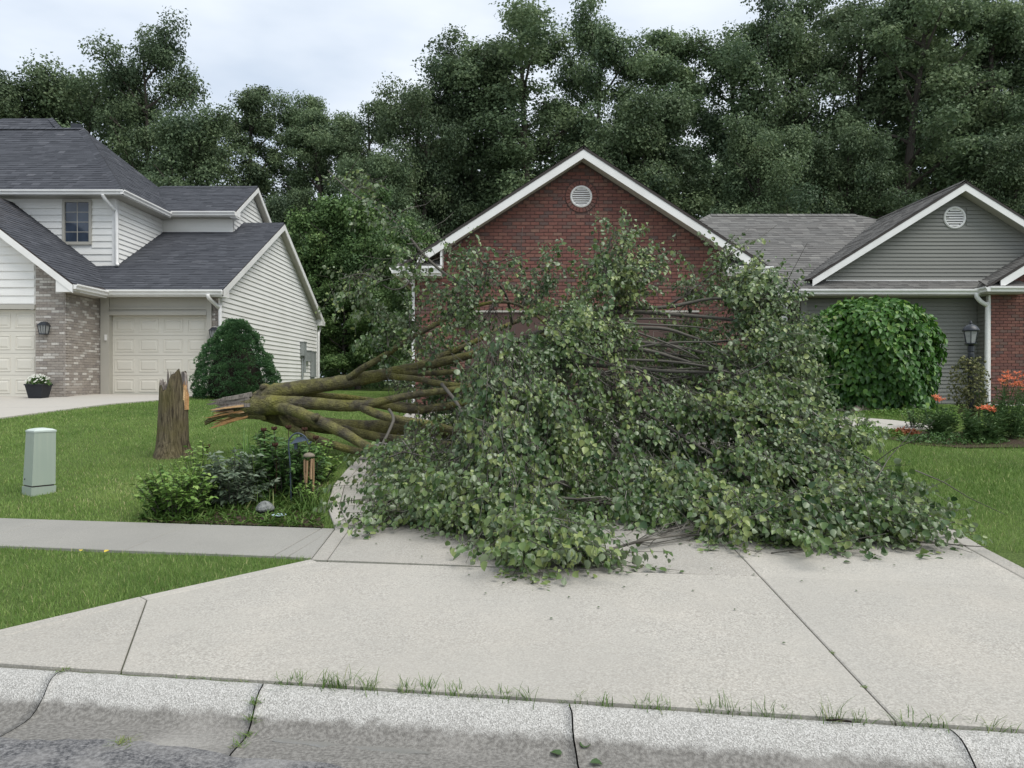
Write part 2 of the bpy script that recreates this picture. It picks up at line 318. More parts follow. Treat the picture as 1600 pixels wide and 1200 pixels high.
for a, b in zip(joints[:-1], joints[1:]):
    n = max(2, int((b-a)/.05)) if abs(a) < 6 else 6
    g = .0035 if abs(a+1.215) < .01 or abs(b+1.215) < .01 or abs(a-1.86) < .01 or abs(b-1.86) < .01 else .0012
    us_ = np.linspace(a+g, b-g, n+1); vs = []
    for s_, z_ in KP:
        u_ = us_-.2*s_
        if s_ < -.03:
            j = (vnoise(us_*9, us_*0+s_*20, 1, 8)-.5)*.008
            u_[0] += j[0]*1.2; u_[-1] += j[-1]*1.2
        x_, y_ = us(u_, s_+(vnoise(us_, us_*0, .5, 2)-.5)*.012*(s_ > -.01))
        z2 = z_+(vnoise(u_, u_*0+s_*7, .08, 6)-.5)*.004+(vnoise(u_, u_*0, 1.3, 9)-.5)*.008
        vs.append(np.stack([x_, y_, z2], -1))
    x_, y_ = us(us_, -.004); vs.insert(0, np.stack([x_, y_, np.full(n+1, -.05)], -1))
    m_ = len(vs); V = np.concatenate(vs); idx = np.arange(m_*(n+1)).reshape(m_, n+1)
    fc = np.stack([idx[1:, :-1], idx[1:, 1:], idx[:-1, 1:], idx[:-1, :-1]], -1).reshape(-1, 4)
    # slab ends
    e0 = V[idx[:, 0]].copy(); e1 = V[idx[:, -1]].copy(); d0 = e0.copy(); d0[:, 2] -= .14; d1 = e1.copy(); d1[:, 2] -= .14
    k0 = len(V); V = np.concatenate([V, d0, d1])
    ef = [(idx[i, 0], idx[i+1, 0], k0+i+1, k0+i) for i in range(m_-1)]+[(idx[i+1, -1], idx[i, -1], k0+m_+i, k0+m_+i+1) for i in range(m_-1)]
    raw('kerb_slab', V, np.concatenate([fc, np.array(ef)]), M['kerb'], kerb)
mb = MB()
mb.prism([(*us(-31, -.62), -.09), (*us(31, -.62), -.09), (*us(31, .0), -.09), (*us(-31, .0), -.09)], (0, 0, .05))
mb.build('kerb_bed', M['soil'], kerb)
# shallow puddle in the gutter
rp = np.random.default_rng(2); uu = np.linspace(-1.02, -.30, 40)
wu = .009+.024*vnoise(uu, uu*0, .11, 5)*np.sin((uu+1.02)/.72*np.pi)**.5; ctr = -.315+.012*(vnoise(uu, uu*0, .25, 6)-.5)
pv = [(*us(a, c+b), .0158) for a, b, c in zip(uu, wu, ctr)]+[(*us(a, c-b*1.2), .0158) for a, b, c in zip(uu, wu, ctr)]
props(raw('puddle', pv, [(i, 40+i, 41+i, i+1) for i in range(39)], mat('puddlewater', (.17, .165, .15), .08, .5)), 'thin strip of standing water in the gutter', kind='structure')
# ---- driveway of separate cast slabs
def shrink(poly, d):
    n = len(poly); pts = [np.array(p, float) for p in poly]; area = sum(pts[i][0]*pts[(i+1) % n][1]-pts[(i+1) % n][0]*pts[i][1] for i in range(n)); sg = 1 if area > 0 else -1
    out = []
    for i in range(n):
        a, b, c = pts[i-1], pts[i], pts[(i+1) % n]
        e1 = (b-a)/np.linalg.norm(b-a); e2 = (c-b)/np.linalg.norm(c-b)
        n1 = sg*np.array((-e1[1], e1[0])); n2 = sg*np.array((-e2[1], e2[0]))
        bis = n1+n2; k = d/max(.25, (1+n1.dot(n2))); out.append(b+bis*k)
    return out
def slab(name, poly, parent, m_, lift=.024, gap=.004, thick=.09):
    p = shrink(poly, gap); top = [(q[0], q[1], float(T(q[0], q[1]))+lift) for q in p]
    ar = sum(p[i][0]*p[(i+1) % len(p)][1]-p[(i+1) % len(p)][0]*p[i][1] for i in range(len(p)))
    if ar < 0: top = top[::-1]
    # rounded arris: inner ring a little inside and the outer ring 4 mm lower
    inner = shrink([(q[0], q[1]) for q in top], .007); n = len(top)
    vs = [(*q, t[2]) for q, t in zip(inner, top)]+[(t[0], t[1], t[2]-.005) for t in top]+[(t[0], t[1], t[2]-thick) for t in top]
    fs = [tuple(range(n))]+[(i, n+i, n+(i+1) % n, (i+1) % n) for i in range(n)]+[(n+i, 2*n+i, 2*n+(i+1) % n, n+(i+1) % n) for i in range(n)]
    return raw(name, vs, fs, m_, parent)
drive = empty('driveway', (1.3, 9, .2), 'wide pale concrete driveway under the fallen tree', None); props(drive, kind='structure')
def cj(s): x = 1.645+.0478*s; return (x, 3.537-KA*x+s*KN)
def er(s): x = 3.72+.117*(s-2.6); return (x, 3.537-KA*x+s*KN)
def el(s):
    x = float(np.interp(s, [2.1, 3.12, 4.0, 4.95, 5.84, 14], [-1.55, -1.60, -1.90, -2.06, -2.10, -2.12])); return (x, 3.537-KA*x+s*KN)
def off(p, q, d):
    p = np.array(p); q = np.array(q); e = (q-p)/np.linalg.norm(q-p); n = np.array((e[1], -e[0])); return tuple(p+n*d), tuple(q+n*d)
E0 = us(-3.35, .012); J1 = us(-1.99, .012); J0 = (-2.44, 5.04); C0 = el(2.12)
a1, b1 = off(E0, J0, .10); a2, b2 = off(J0, C0, .10)
a1s = us(-3.17, .012)
slab('concrete_border', [E0, a1s, b1, J0], drive, M['concrete'], gap=.0025)
slab('concrete_slab', [a1s, J1, b1], drive, M['concrete'], gap=.004)
slab('concrete_border', [J0, b1, b2, C0], drive, M['concrete'], gap=.0025)
slab('concrete_slab', [J1, cj(.012), cj(2.12), b2, b1], drive, M['concrete'], gap=.004)
slab('concrete_slab', [cj(.012), us(4.9, .012), us(3.46, 2.12), cj(2.12)], drive, M['concrete'], gap=.004)
slab('concrete_slab', [us(4.9, .012), us(7.6, .012), us(7.0, .4), us(3.56, 2.12), us(3.46, 2.12)], drive, M['concrete'])
rowsS = [2.12, 3.12, 4.0, 4.95, 5.84, 8.0, 10.2, 12.0]
slabrows = [(2.12, 3.12), (3.12, 5.4), (5.4, 7.7), (7.7, 10.0), (10.0, 12.2)]
for s0, s1 in slabrows:
    ks = [s0]+[q for q in (4.0, 4.95, 5.84) if s0 < q < s1]+[s1]
    lft = [el(q) for q in ks]; inn = [(p[0]+.13, p[1]-.02) for p in lft]
    slab('concrete_border', lft[::-1]+inn, drive, M['concrete'], gap=.0025)
    slab('concrete_slab', inn[::-1]+[cj(s0), cj(s1)], drive, M['concrete'])
    slab('concrete_slab', [cj(s0), (er(s0)[0]-.14, er(s0)[1]), (er(s1)[0]-.14, er(s1)[1]), cj(s1)], drive, M['concrete'])
    slab('concrete_border', [(er(s0)[0]-.14, er(s0)[1]), er(s0), er(s1), (er(s1)[0]-.14, er(s1)[1])], drive, M['concrete'], gap=.0025)
slab('concrete_slab', [el(12.2), cj(12.2), (cj(12.2)[0], 16.55), (-2.12, 16.55)], drive, M['concrete'])
slab('concrete_slab', [cj(12.2), er(12.2), (4.9, 16.55), (cj(12.2)[0], 16.55)], drive, M['concrete'])
# ---- pavement
walk = empty('sidewalk', (-5, 7, .2), 'weathered grey concrete pavement along the lawn', None); props(walk, kind='structure')
jl = [-2.12, -2.24, -3.53, -5.0, -6.45, -7.9, -9.4, -10.9, -13, -15, -17]
for a, b in zip(jl[:-1], jl[1:]):
    slab('pavement_slab', [us(a, 2.17), us(a, 3.13), us(b, 3.13), us(b, 2.17)], walk, M['concrete_old'])
slab('pavement_slab', [us(-2.12, 2.17), (C0[0]-.004, C0[1]+.03), (el(3.12)[0]-.004, el(3.12)[1]), us(-2.12, 3.13)], walk, M['concrete_old'], gap=.003)
jr = [3.66, 5.1, 6.55, 8, 9.5, 11, 13, 15]
for a, b in zip(jr[:-1], jr[1:]):
    slab('pavement_slab', [us(a, 2.17), us(b, 2.17), us(b, 3.08), us(a, 3.08)], walk, M['concrete_light'], lift=.006)
# ---- neighbour's driveway
nd = empty('neighbour_driveway', (-13, 17, 1), 'pale concrete driveway in front of the cream house', None); props(nd, kind='structure')
def ndx(y): return float(np.interp(y, [8, 10, 15, 18.3, 21.2], [-13.4, -12.4, -10.0, -8.4, -8.15]))
for (y0, y1) in ((8, 11), (11, 14), (14, 16.6), (16.6, 19.2), (19.2, 21.05)):
    for xa, xb in ((-23, -14.4), (-14.4, None)):
        mb = MB(); ys = np.linspace(y0+.006, y1-.006, 7)
        for ya, yb in zip(ys[:-1], ys[1:]):
            pa = [(xa+.006, ya), ((ndx(ya) if xb is None else xb-.006), ya), ((ndx(yb) if xb is None else xb-.006), yb), (xa+.006, yb)]
            mb.prism([(q[0], q[1], float(T(*q))+.03) for q in pa], (0, 0, -.1))
        mb.build('concrete_slab', M['concrete_light'], nd)
# ---- garden path in front of the grey house, soil bed
pth = empty('garden_path', (6.5, 13.2, .8), 'short curved concrete path beside the lily bed', None); props(pth, kind='structure')
for pl in ([(4.6, 12.9), (5.9, 12.75), (6.5, 13.35), (6.35, 14.35), (4.6, 14.6)], [(5.9, 12.75), (6.7, 12.72), (7.2, 13.0), (7.15, 13.35), (6.5, 13.35)], [(6.5, 13.35), (7.15, 13.35), (6.9, 13.85), (6.35, 14.35)]):
    slab('path_slab', pl, pth, M['concrete_light'], lift=.03, gap=.006)
BED = [(-3.62, 7.42), (-3.3, 7.28), (-1.72, 7.02), (-2.05, 8.0), (-2.2, 8.9), (-2.25, 9.4), (-2.7, 9.3), (-3.1, 8.7), (-3.55, 8.1)]
props(raw('garden_bed', [(x, y, float(T(x, y))+.02) for x, y in BED], [tuple(range(len(BED)))], M['soil']), 'dark soil of the planted bed beside the driveway', kind='structure')
BED2 = [(5.9, 11.2), (6.4, 10.9), (7.6, 10.9), (8.0, 11.6), (7.6, 12.4), (6.4, 12.6), (5.6, 12.3)]
props(raw('lily_bed', [(x, y, float(T(x, y))+.015) for x, y in BED2], [tuple(range(len(BED2)))], M['soil']), 'soil under the orange lilies by the lamp post', kind='structure')

# ================================================================ GRASS
EXC = [[E0, us(7.6, 0), us(3.5, 2.1), er(3), er(8), er(13), (4.95, 16.6), (-2.12, 16.6), el(9), el(5.84), el(4.95), el(4), el(3.12), C0, J0],
       [us(-40, 2.15), us(-40, 3.16), us(-1.9, 3.16), us(-1.9, 2.15)], [us(3.4, 2.15), us(3.4, 3.10), us(40, 3.10), us(40, 2.15)],
       [(-23, 8), (-13.4, 8), (-12.4, 10), (-10, 15), (-8.4, 18.3), (-8.1, 21.2), (-23, 21.2)],
       [(4.6, 12.8), (5.9, 12.7), (6.75, 12.68), (7.24, 13.0), (6.95, 13.9), (6.35, 14.4), (4.6, 14.65)], [(6.0, 11.3), (7.5, 11.1), (7.7, 12.0), (6.4, 12.4)],
       [(-30, 21), (-8, 21), (-8, 32), (-30, 32)], [(-2.15, 16.4), (5.1, 16.4), (5.1, 19), (25, 18.6), (25, 30), (-2.15, 30)]]
EXC_BED = [(-3.55, 7.45), (-3.3, 7.33), (-1.78, 7.06), (-2.1, 8.0), (-2.25, 8.9), (-2.3, 9.2), (-2.65, 9.15), (-3.0, 8.6), (-3.45, 8.05)]
def grass(name, region, dens, h, wd, label, seed, mat_='grass', excl=True, yellow=.0, exb=True):
    r = np.random.default_rng(seed); reg = np.array(region); x0, y0 = reg.min(0); x1, y1 = reg.max(0)
    n = int((x1-x0)*(y1-y0)*dens); x = r.uniform(x0, x1, n); y = r.uniform(y0, y1, n)
    k = inpoly(x, y, region) & (np.abs(x) < .667*y+1.8)
    # thin with distance
    k &= r.random(n) < np.clip((7.5/np.maximum(y, 1))**1.1, .18, 1)
    if excl:
        for e in EXC: k &= ~inpoly(x, y, e)
        if exb: k &= ~inpoly(x, y, EXC_BED)
    x = x[k]; y = y[k]; n = len(x); far = np.clip(y/8, .8, 2.4)
    a = r.uniform(0, 2*np.pi, n); hh = h*r.uniform(.5, 1.25, n)*(.8+.5*vnoise(x, y, .5, seed)); ww = wd*r.uniform(.7, 1.4, n)*far
    le = r.uniform(.1, .8, n)*hh; b = r.uniform(0, 2*np.pi, n)
    z = T(x, y)-.004
    dx, dy = np.cos(a)*ww/2, np.sin(a)*ww/2; lx, ly = np.cos(b)*le, np.sin(b)*le
    V = np.stack([np.stack([x-dx, y-dy, z], -1), np.stack([x+dx, y+dy, z], -1), np.stack([x+lx*.35+dx*.7, y+ly*.35+dy*.7, z+hh*.6], -1), np.stack([x+lx*.35-dx*.7, y+ly*.35-dy*.7, z+hh*.6], -1), np.stack([x+lx, y+ly, z+hh], -1)], 1).reshape(-1, 3)
    o = np.arange(n)[:, None]*5
    nr = y < 9.5; F = np.concatenate([o[nr]+np.array([[0, 1, 2]]), o[nr]+np.array([[0, 2, 3]]), o[nr]+np.array([[3, 2, 4]]), o[~nr]+np.array([[0, 1, 4]])])
    t = .30+.35*(vnoise(x, y, 1.1, seed+1)-.5)+.25*(vnoise(x, y, .3, seed+2)-.5)+r.normal(0, .16, n)+yellow
    t = np.where(r.random(n) < .05, r.uniform(.8, 1, n), t)
    # worn, yellower turf along the planted bed
    t = t+.30*np.exp(-((x+3.9)**2+(y-8.9)**2)/1.6)
    return props(raw(name, V, F, M[mat_], tint=np.repeat(np.clip(t, 0, 1), 5), origin=(x.mean(), y.mean(), float(T(x.mean(), y.mean())))), label, 'grass', kind='stuff')
grass('verge_grass', [us(-9, .02), us(-3.2, .02), us(-1.7, 2.2), us(-9, 2.2)], 5600, .044, .0042, 'short grass on the verge between pavement and kerb', 11)
grass('lawn_grass', [us(-12, 3.13), us(-1.6, 3.13), (-2.2, 30), (-8, 30), (-14, 22)], 3100, .041, .0053, 'mown front lawn around the broken stump', 12)
grass('lawn_grass', [us(3.2, 3.1), us(14, 3.1), (17, 19), (4.5, 19)], 3100, .041, .0053, 'bright mown lawn right of the driveway', 13)
# ================================================================ HOUSE BUILDING KIT
def clipseg(poly, v):
    """u interval of a convex (u, v) polygon at height v"""
    us_ = []
    n = len(poly)
    for i in range(n):
        (u0, v0), (u1, v1) = poly[i], poly[(i+1) % n]
        if (v0 <= v <= v1) or (v1 <= v <= v0):
            if abs(v1-v0) < 1e-9: us_ += [u0, u1]
            else: us_.append(u0+(u1-u0)*(v-v0)/(v1-v0))
    return (min(us_), max(us_)) if us_ else None
class Plane:
    """a wall: origin o, horizontal unit e, outward normal n"""
    def __init__(s, o, e, n): s.o = np.array(o, float); s.e = np.array(e, float); s.n = np.array(n, float)
    def at(s, u, z, d=0): p = s.o+s.e*u+s.n*d; return (p[0], p[1], z)
def siding(pl, poly, expo, parent, m_, holes=(), z0=None):
    zs = [p[1] for p in poly]; za, zb = min(zs), max(zs); z = za if z0 is None else z0
    while z < zb-.015:
        zt = min(z+expo, zb-.002); lo = max(z, za)
        a = clipseg(poly, lo+1e-4); b = clipseg(poly, zt-1e-4)
        if a and b:
            segs = [(a[0], a[1], b[0], b[1])]
            for (h0, h1, hz0, hz1) in holes:
                if zt > hz0+.01 and z < hz1-.01:
                    out = []
                    for q in segs:
                        if q[0] < h0: out.append((q[0], min(q[1], h0), q[2], min(q[3], h0)))
                        if q[1] > h1: out.append((max(q[0], h1), q[1], max(q[2], h1), q[3]))
                    segs = out
            for q in segs:
                if q[1]-q[0] < .03 and q[3]-q[2] < .03: continue
                j = random.uniform(-.0015, .0015)
                g_ = expo*(.17 if expo < .12 else .11)
                vs = [pl.at(q[0], lo, .030+j), pl.at(q[1], lo, .030+j), pl.at(q[3], zt, .004), pl.at(q[2], zt, .004), pl.at(q[0], lo+g_, .003), pl.at(q[1], lo+g_, .003)]
                raw('siding_board', vs, [(0, 1, 2, 3), (4, 5, 1, 0)], m_, parent)
        z += expo
def wallsheet(pl, poly, parent, m_, name='wall', d=0, th=.1):
    mb = MB(); mb.prism([pl.at(u, z, d) for u, z in poly], -pl.n*th); return mb.build(name, m_, parent)
def bricks(pl, poly, course, length, parent, m_, n_ind, hole=None, prefer=None, gap=.010):
    zs = [p[1] for p in poly]; za, zb = min(zs), max(zs); B = []; z = za; r = 0
    while z+course < zb+.001:
        z0, z1 = z+gap/2, z+course-gap/2
        a = clipseg(poly, z0+1e-5); b = clipseg(poly, z1-1e-5)
        if a and b:
            lo = max(a[0], b[0]); hi = min(a[1], b[1])
            u = math.floor(lo/length)*length-(length/2 if r % 2 else 0)
            while u < hi:
                q0, q1 = max(u, lo)+gap/2, min(u+length, hi)-gap/2; segs = [(q0, q1)]
                if hole:
                    hu, hz, hr = hole; dz = max(0, max(z0-hz, hz-z1))
                    if dz < hr:
                        c = math.sqrt(hr*hr-dz*dz); out = []
                        for s0, s1 in segs:
                            if s0 < hu-c: out.append((s0, min(s1, hu-c)))
                            if s1 > hu+c: out.append((max(s0, hu+c), s1))
                        segs = out
                for s0, s1 in segs:
                    if s1-s0 > .018: B.append((s0, s1, z0, z1, random.random()))
                u += length
        z += course; r += 1
    B.sort(key=(prefer or (lambda b: -(b[1]-b[0]))))
    def geom(mb, b):
        s0, s1, z0, z1, t = b; d = .011+random.uniform(-.003, .004); c = .0025
        vs = [pl.at(s0+c, z0+c, d), pl.at(s1-c, z0+c, d), pl.at(s1-c, z1-c, d), pl.at(s0+c, z1-c, d), pl.at(s0, z0, -.002), pl.at(s1, z0, -.002), pl.at(s1, z1, -.002), pl.at(s0, z1, -.002)]
        mb.add(vs, [(0, 1, 2, 3), (4, 5, 1, 0), (5, 6, 2, 1), (6, 7, 3, 2), (7, 4, 0, 3)], t)
    for b in B[:n_ind]:
        mb = MB(); geom(mb, b); mb.build('brick', m_, parent)
    if B[n_ind:]:
        mb = MB()
        for b in B[n_ind:]: geom(mb, b)
        props(mb.build('brickwork', m_, parent), kind='stuff')
def roofplane(pts, parent, m_, expo=.145, n_ind=0, th=.05, name='roof', base=None, tab=(.17, .36)):
    """shingled roof plane from a convex 3-D polygon"""
    P3 = [np.array(p, float) for p in pts]
    n = np.cross(P3[1]-P3[0], P3[2]-P3[0]); n /= np.linalg.norm(n)
    if n[2] < 0: n = -n
    e = np.cross(np.array((0, 0, 1.)), n); e /= np.linalg.norm(e); v = np.cross(n, e); o = P3[0]
    poly = [((p-o).dot(e), (p-o).dot(v)) for p in P3]
    mb = MB(); mb.prism([p for p in P3], -n*th); root = mb.build(name, base or M['drip'], parent)
    vv = [q[1] for q in poly]; v0, v1 = min(vv), max(vv); tabs = []
    y = v0
    while y < v1-.02:
        yt = min(y+expo*1.12, v1-1e-4)
        a = clipseg(poly, y+1e-4); b = clipseg(poly, yt-1e-4)
        if a and b:
            us_ = [a[0]]; q = a[0]+random.uniform(.02, tab[1])
            while q < a[1]-.06: us_.append(q); q += random.uniform(*tab)
            us_.append(a[1])
            for i in range(len(us_)-1):
                l, r = us_[i], us_[i+1]
                lt = min(max(b[0], l if i else b[0]), b[1]); rt = max(min(b[1], r if i < len(us_)-2 else b[1]), b[0])
                if i == 0: lt = b[0]
                if rt-lt < .004 and r-l < .004: continue
                tabs.append((l, r, lt, max(rt, lt), y, yt, min(1, max(0, random.gauss(.47, .19)))))
        y += expo
    def geom(mb, q):
        l, r, lt, rt, ya, yb, t = q; h = .011+random.choice((0, 0, .006))
        at = lambda u_, v_, d: o+e*u_+v*v_+n*d
        vs = [at(l, ya, h), at(r, ya, h), at(rt, yb, .003), at(lt, yb, .003), at(l, ya, .0005), at(r, ya, .0005)]
        mb.add(vs, [(0, 1, 2, 3), (4, 5, 1, 0)], t)
    idx_ = list(range(len(tabs)))
    for i in idx_[:n_ind]:
        mb = MB(); geom(mb, tabs[i]); mb.build('shingle', m_, root)
    mb = MB()
    for i in idx_[n_ind:]: geom(mb, tabs[i])
    if mb.v: props(mb.build('shingles', m_, root), kind='stuff')
    return root
def caps(p, q, parent, m_, w_=.26, step=.2):
    p = np.array(p, float); q = np.array(q, float); L = np.linalg.norm(q-p); d = (q-p)/L; k = int(L/step)
    side = np.cross(d, (0, 0, 1.)); side /= np.linalg.norm(side); up = np.cross(side, d)
    if up[2] < 0: up = -up
    mb = MB()
    for i in range(k):
        a = p+d*i*step; b = p+d*(i+1)*step*1.0+d*.03; h = .024
        dn = -up*.10*w_/.26*.8
        mb.add([a+side*w_/2+dn+up*h, a+up*(h+.012), a-side*w_/2+dn+up*h, b+side*w_/2+dn+up*.014, b+up*(h), b-side*w_/2+dn+up*.014], [(0, 1, 4, 3), (1, 2, 5, 4)], min(1, max(0, random.gauss(.45, .2))))
    return mb.build('ridge_cap', m_, parent)
def gutter(p, q, parent, m_=None, h=.125, d=.12, outn=(0, -1, 0)):
    """K-shaped gutter between two points of its top back edge"""
    p = np.array(p, float); q = np.array(q, float); o_ = np.array(outn, float)
    prof = [(0, 0), (0, -h), (d*.62, -h), (d*.70, -h*.62), (d, -h*.30), (d, 0), (d*.93, 0), (d*.9, -.02), (.012, -.02)]
    mb = MB(); n = len(prof); vs = []
    for e_ in (p, q): vs += [e_+o_*a+np.array((0, 0, b)) for a, b in prof]
    mb.add(vs, [tuple(range(n)), tuple(range(2*n-1, n-1, -1))]+[(i, (i+1) % n, n+(i+1) % n, n+i) for i in range(n)])
    return mb.build('gutter', m_ or M['trim'], parent)
def downspout(pts, parent, m_=None, w_=.075):
    mb = MB(); mb.tube(smoothpath(pts, 3), w_/1.5, 8); return mb.build('downspout', m_ or M['trim'], parent, smooth=True)
def panel_door(pl, u0, u1, z0, z1, cols, rows, parent, m_, name='garage_door'):
    mb = MB(); rh = (z1-z0)/rows
    mb.prism([pl.at(u0, z0, -.05), pl.at(u1, z0, -.05), pl.at(u1, z1, -.05), pl.at(u0, z1, -.05)], -pl.n*.04)
    for r in range(rows):
        a, b = z0+r*rh+.004, z0+(r+1)*rh-.004
        mb.prism([pl.at(u0, a, -.03), pl.at(u1, a, -.03), pl.at(u1, b, -.03), pl.at(u0, b, -.03)], -pl.n*.019)
    dr = mb.build(name, m_, parent); cw = (u1-u0)/cols
    for r in range(rows):
        for c in range(cols):
            a0, a1 = u0+c*cw+cw*.10, u0+(c+1)*cw-cw*.10; b0, b1 = z0+r*rh+rh*.17, z0+(r+1)*rh-rh*.17; k = .035; pm = MB()
            rings = [(0, -.0295), (.004, -.018), (.022, -.0175), (.026, -.0275), (.05, -.0275), (.085, -.014)]
            vs = []
            for g, d in rings: vs += [pl.at(a0+g, b0+g, d), pl.at(a1-g, b0+g, d), pl.at(a1-g, b1-g, d), pl.at(a0+g, b1-g, d)]
            fs = [(4*i+j, 4*i+(j+1) % 4, 4*i+4+(j+1) % 4, 4*i+4+j) for i in range(len(rings)-1) for j in range(4)]+[tuple(4*(len(rings)-1)+j for j in range(4))]
            pm.add(vs, fs); pm.build('panel', m_, dr)
    return dr
def lantern(c, parent, s=1.0, m_=None, glass=None):
    """wall lantern, c = top back centre against a wall facing -Y"""
    m_ = m_ or M['metalblack']; x, y, z = c; w0, w1, h = .13*s, .09*s, .25*s; yc = y-.12*s
    mb = MB()
    mb.bb(x-.05*s, x+.05*s, y-.02, y, z-.2*s, z+.02*s)
    mb.add([(x-w0*1.12, yc-w0, z-.09*s), (x+w0*1.12, yc-w0, z-.09*s), (x+w0*1.12, y-.01, z-.09*s), (x-w0*1.12, y-.01, z-.09*s), (x-.06*s, yc-.04*s, z+.02*s), (x+.06*s, yc-.04*s, z+.02*s), (x+.06*s, y-.01, z+.02*s), (x-.06*s, y-.01, z+.02*s)],
           [(3,2,1,0),(4,5,6,7),(0,1,5,4),(1,2,6,5),(2,3,7,6),(3,0,4,7)])
    zt, zb = z-.09*s, z-.09*s-h
    for sx in (-1, 1):
        for sy in (-1, 1): mb.bar((x+sx*w0, yc+sy*w0*.9, zt), (x+sx*w1, yc+sy*w1*.9, zb), .018*s, .018*s)
        mb.bar((x+sx*w0*.33, yc-w0*.9, zt), (x+sx*w1*.33, yc-w1*.9, zb), .01*s, .01*s)
    mb.bb(x-w1*1.1, x+w1*1.1, yc-w1, yc+w1, zb-.025*s, zb)
    o = mb.build('wall_lantern', m_, parent)
    g = MB(); k = .9
    g.add([(x-w1*k, yc-w1*.8, zb), (x+w1*k, yc-w1*.8, zb), (x+w1*k, yc+w1*.8, zb), (x-w1*k, yc+w1*.8, zb), (x-w0*k, yc-w0*.8, zt), (x+w0*k, yc-w0*.8, zt), (x+w0*k, yc+w0*.8, zt), (x-w0*k, yc+w0*.8, zt)],
          [(3,2,1,0),(4,5,6,7),(0,1,5,4),(1,2,6,5),(2,3,7,6),(3,0,4,7)])
    g.build('glass', glass or M['lampglass'], o); return o
F = lambda y: Plane((0, y, 0), (1, 0, 0), (0, -1, 0))       # wall facing the street
R = lambda x: Plane((x, 0, 0), (0, 1, 0), (1, 0, 0))        # wall facing right

# ================================================================ CREAM HOUSE (neighbour)
LH = empty('cream_house', (-12, 24, 1.15), 'cream sided two-storey house with dark slate-grey shingle roof and two garage doors', 'house')
W1, WB, W2 = F(19.34), F(21.0), F(22.3)
# front left gable wall above the wide garage door
gz = lambda x: 3.93+.763*(-11.0-x)                           # underside of the gable roof
wallsheet(W1, [(-18, 3.42), (-12.0, 3.42), (-12.0, 4.55), (-14.5, 6.5), (-18, 4.0)], LH, M['siding'])
siding(W1, [(-16.95, 3.54), (-12.02, 3.54), (-12.02, 4.62), (-14.5, 6.5), (-16.95, 4.65)], .205, LH, M['siding'])
mb = MB(); mb.bb(-17, -12.0, 19.29, 19.36, 3.40, 3.52); mb.build('door_header', M['trimtan'], LH)
panel_door(F(19.42), -16.9, -12.03, 1.19, 3.40, 8, 4, LH, M['door'])
# tan brick pier, its return and the pier's inner edge
wallsheet(W1, [(-12.0, 1.0), (-11.25, 1.0), (-11.25, 3.98), (-12.0, 4.62)], LH, M['tanmortar'], 'brick_pier')
bricks(W1, [(-11.995, 1.0), (-11.26, 1.0), (-11.26, 4.02), (-11.995, 4.58)], .068, .2, LH, M['tanbrick'], 150)
wallsheet(R(-11.25), [(19.345, 1.0), (21.0, 1.0), (21.0, 4.0), (19.345, 4.0)], LH, M['tanmortar'], 'brick_return')
bricks(R(-11.25), [(19.335, 1.0), (20.99, 1.0), (20.99, 3.98), (19.335, 3.98)], .068, .2, LH, M['tanbrick'], 150)
# recessed garage
mb = MB(); mb.bb(-11.22, -10.985, 20.93, 21.2, 1.0, 4.0); mb.build('door_jamb', M['trimtan'], LH)
mb = MB(); mb.bb(-8.325, -8.195, 20.93, 21.2, 1.0, 3.98); mb.build('door_jamb', M['trimtan'], LH)
wallsheet(WB, [(-10.99, 3.42), (-8.3, 3.42), (-8.3, 4.0), (-10.99, 4.0)], LH, M['trimtan'], 'header_panel', .015)
mb = MB(); mb.bb(-10.98, -8.33, 20.92, 21.18, 3.39, 3.49); mb.build('header_moulding', M['trimtan'], LH)
mb = MB(); mb.bb(-10.98, -8.33, 20.95, 20.99, 3.55, 3.60); mb.build('header_moulding', M['trimtan'], LH)
panel_door(F(21.10), -10.99, -8.32, 1.20, 3.40, 4, 4, LH, M['door'])
mb = MB(); mb.bb(-10.99, -8.32, 20.98, 21.05, 1.185, 1.20); mb.build('door_seal', M['drip'], LH)
mb = MB(); mb.bb(-11.09, -11.035, 20.895, 20.93, 2.70, 2.86); mb.build('door_keypad', M['trim'], LH)
wallsheet(WB, [(-8.2, 1.0), (-8.0, 1.0), (-8.0, 4.0), (-8.2, 4.0)], LH, M['tanmortar'], 'brick_pier')
bricks(WB, [(-8.198, 1.0), (-8.02, 1.0), (-8.02, 3.95), (-8.198, 3.95)], .068, .2, LH, M['tanbrick'], 0)
lantern((-11.72, 19.32, 3.06), LH, .82); lantern((-8.10, 20.98, 3.04), LH, .8)
# right gable side wall
RS = R(-8.0); side = [(21.0, 1.05), (31.4, 1.05), (31.4, 4.12), (26.2, 6.80), (21.0, 4.12)]
wallsheet(RS, side, LH, M['siding'])
siding(RS, [(21.06, 1.08), (31.34, 1.08), (31.34, 4.10), (26.2, 6.78), (21.06, 4.10)], .143, LH, M['siding'])
mb = MB(); mb.bb(-8.02, -7.965, 20.97, 21.06, 1.05, 4.1); mb.bb(-8.02, -7.965, 31.34, 31.43, 1.05, 4.1); mb.build('corner_trim', M['trim'], LH)
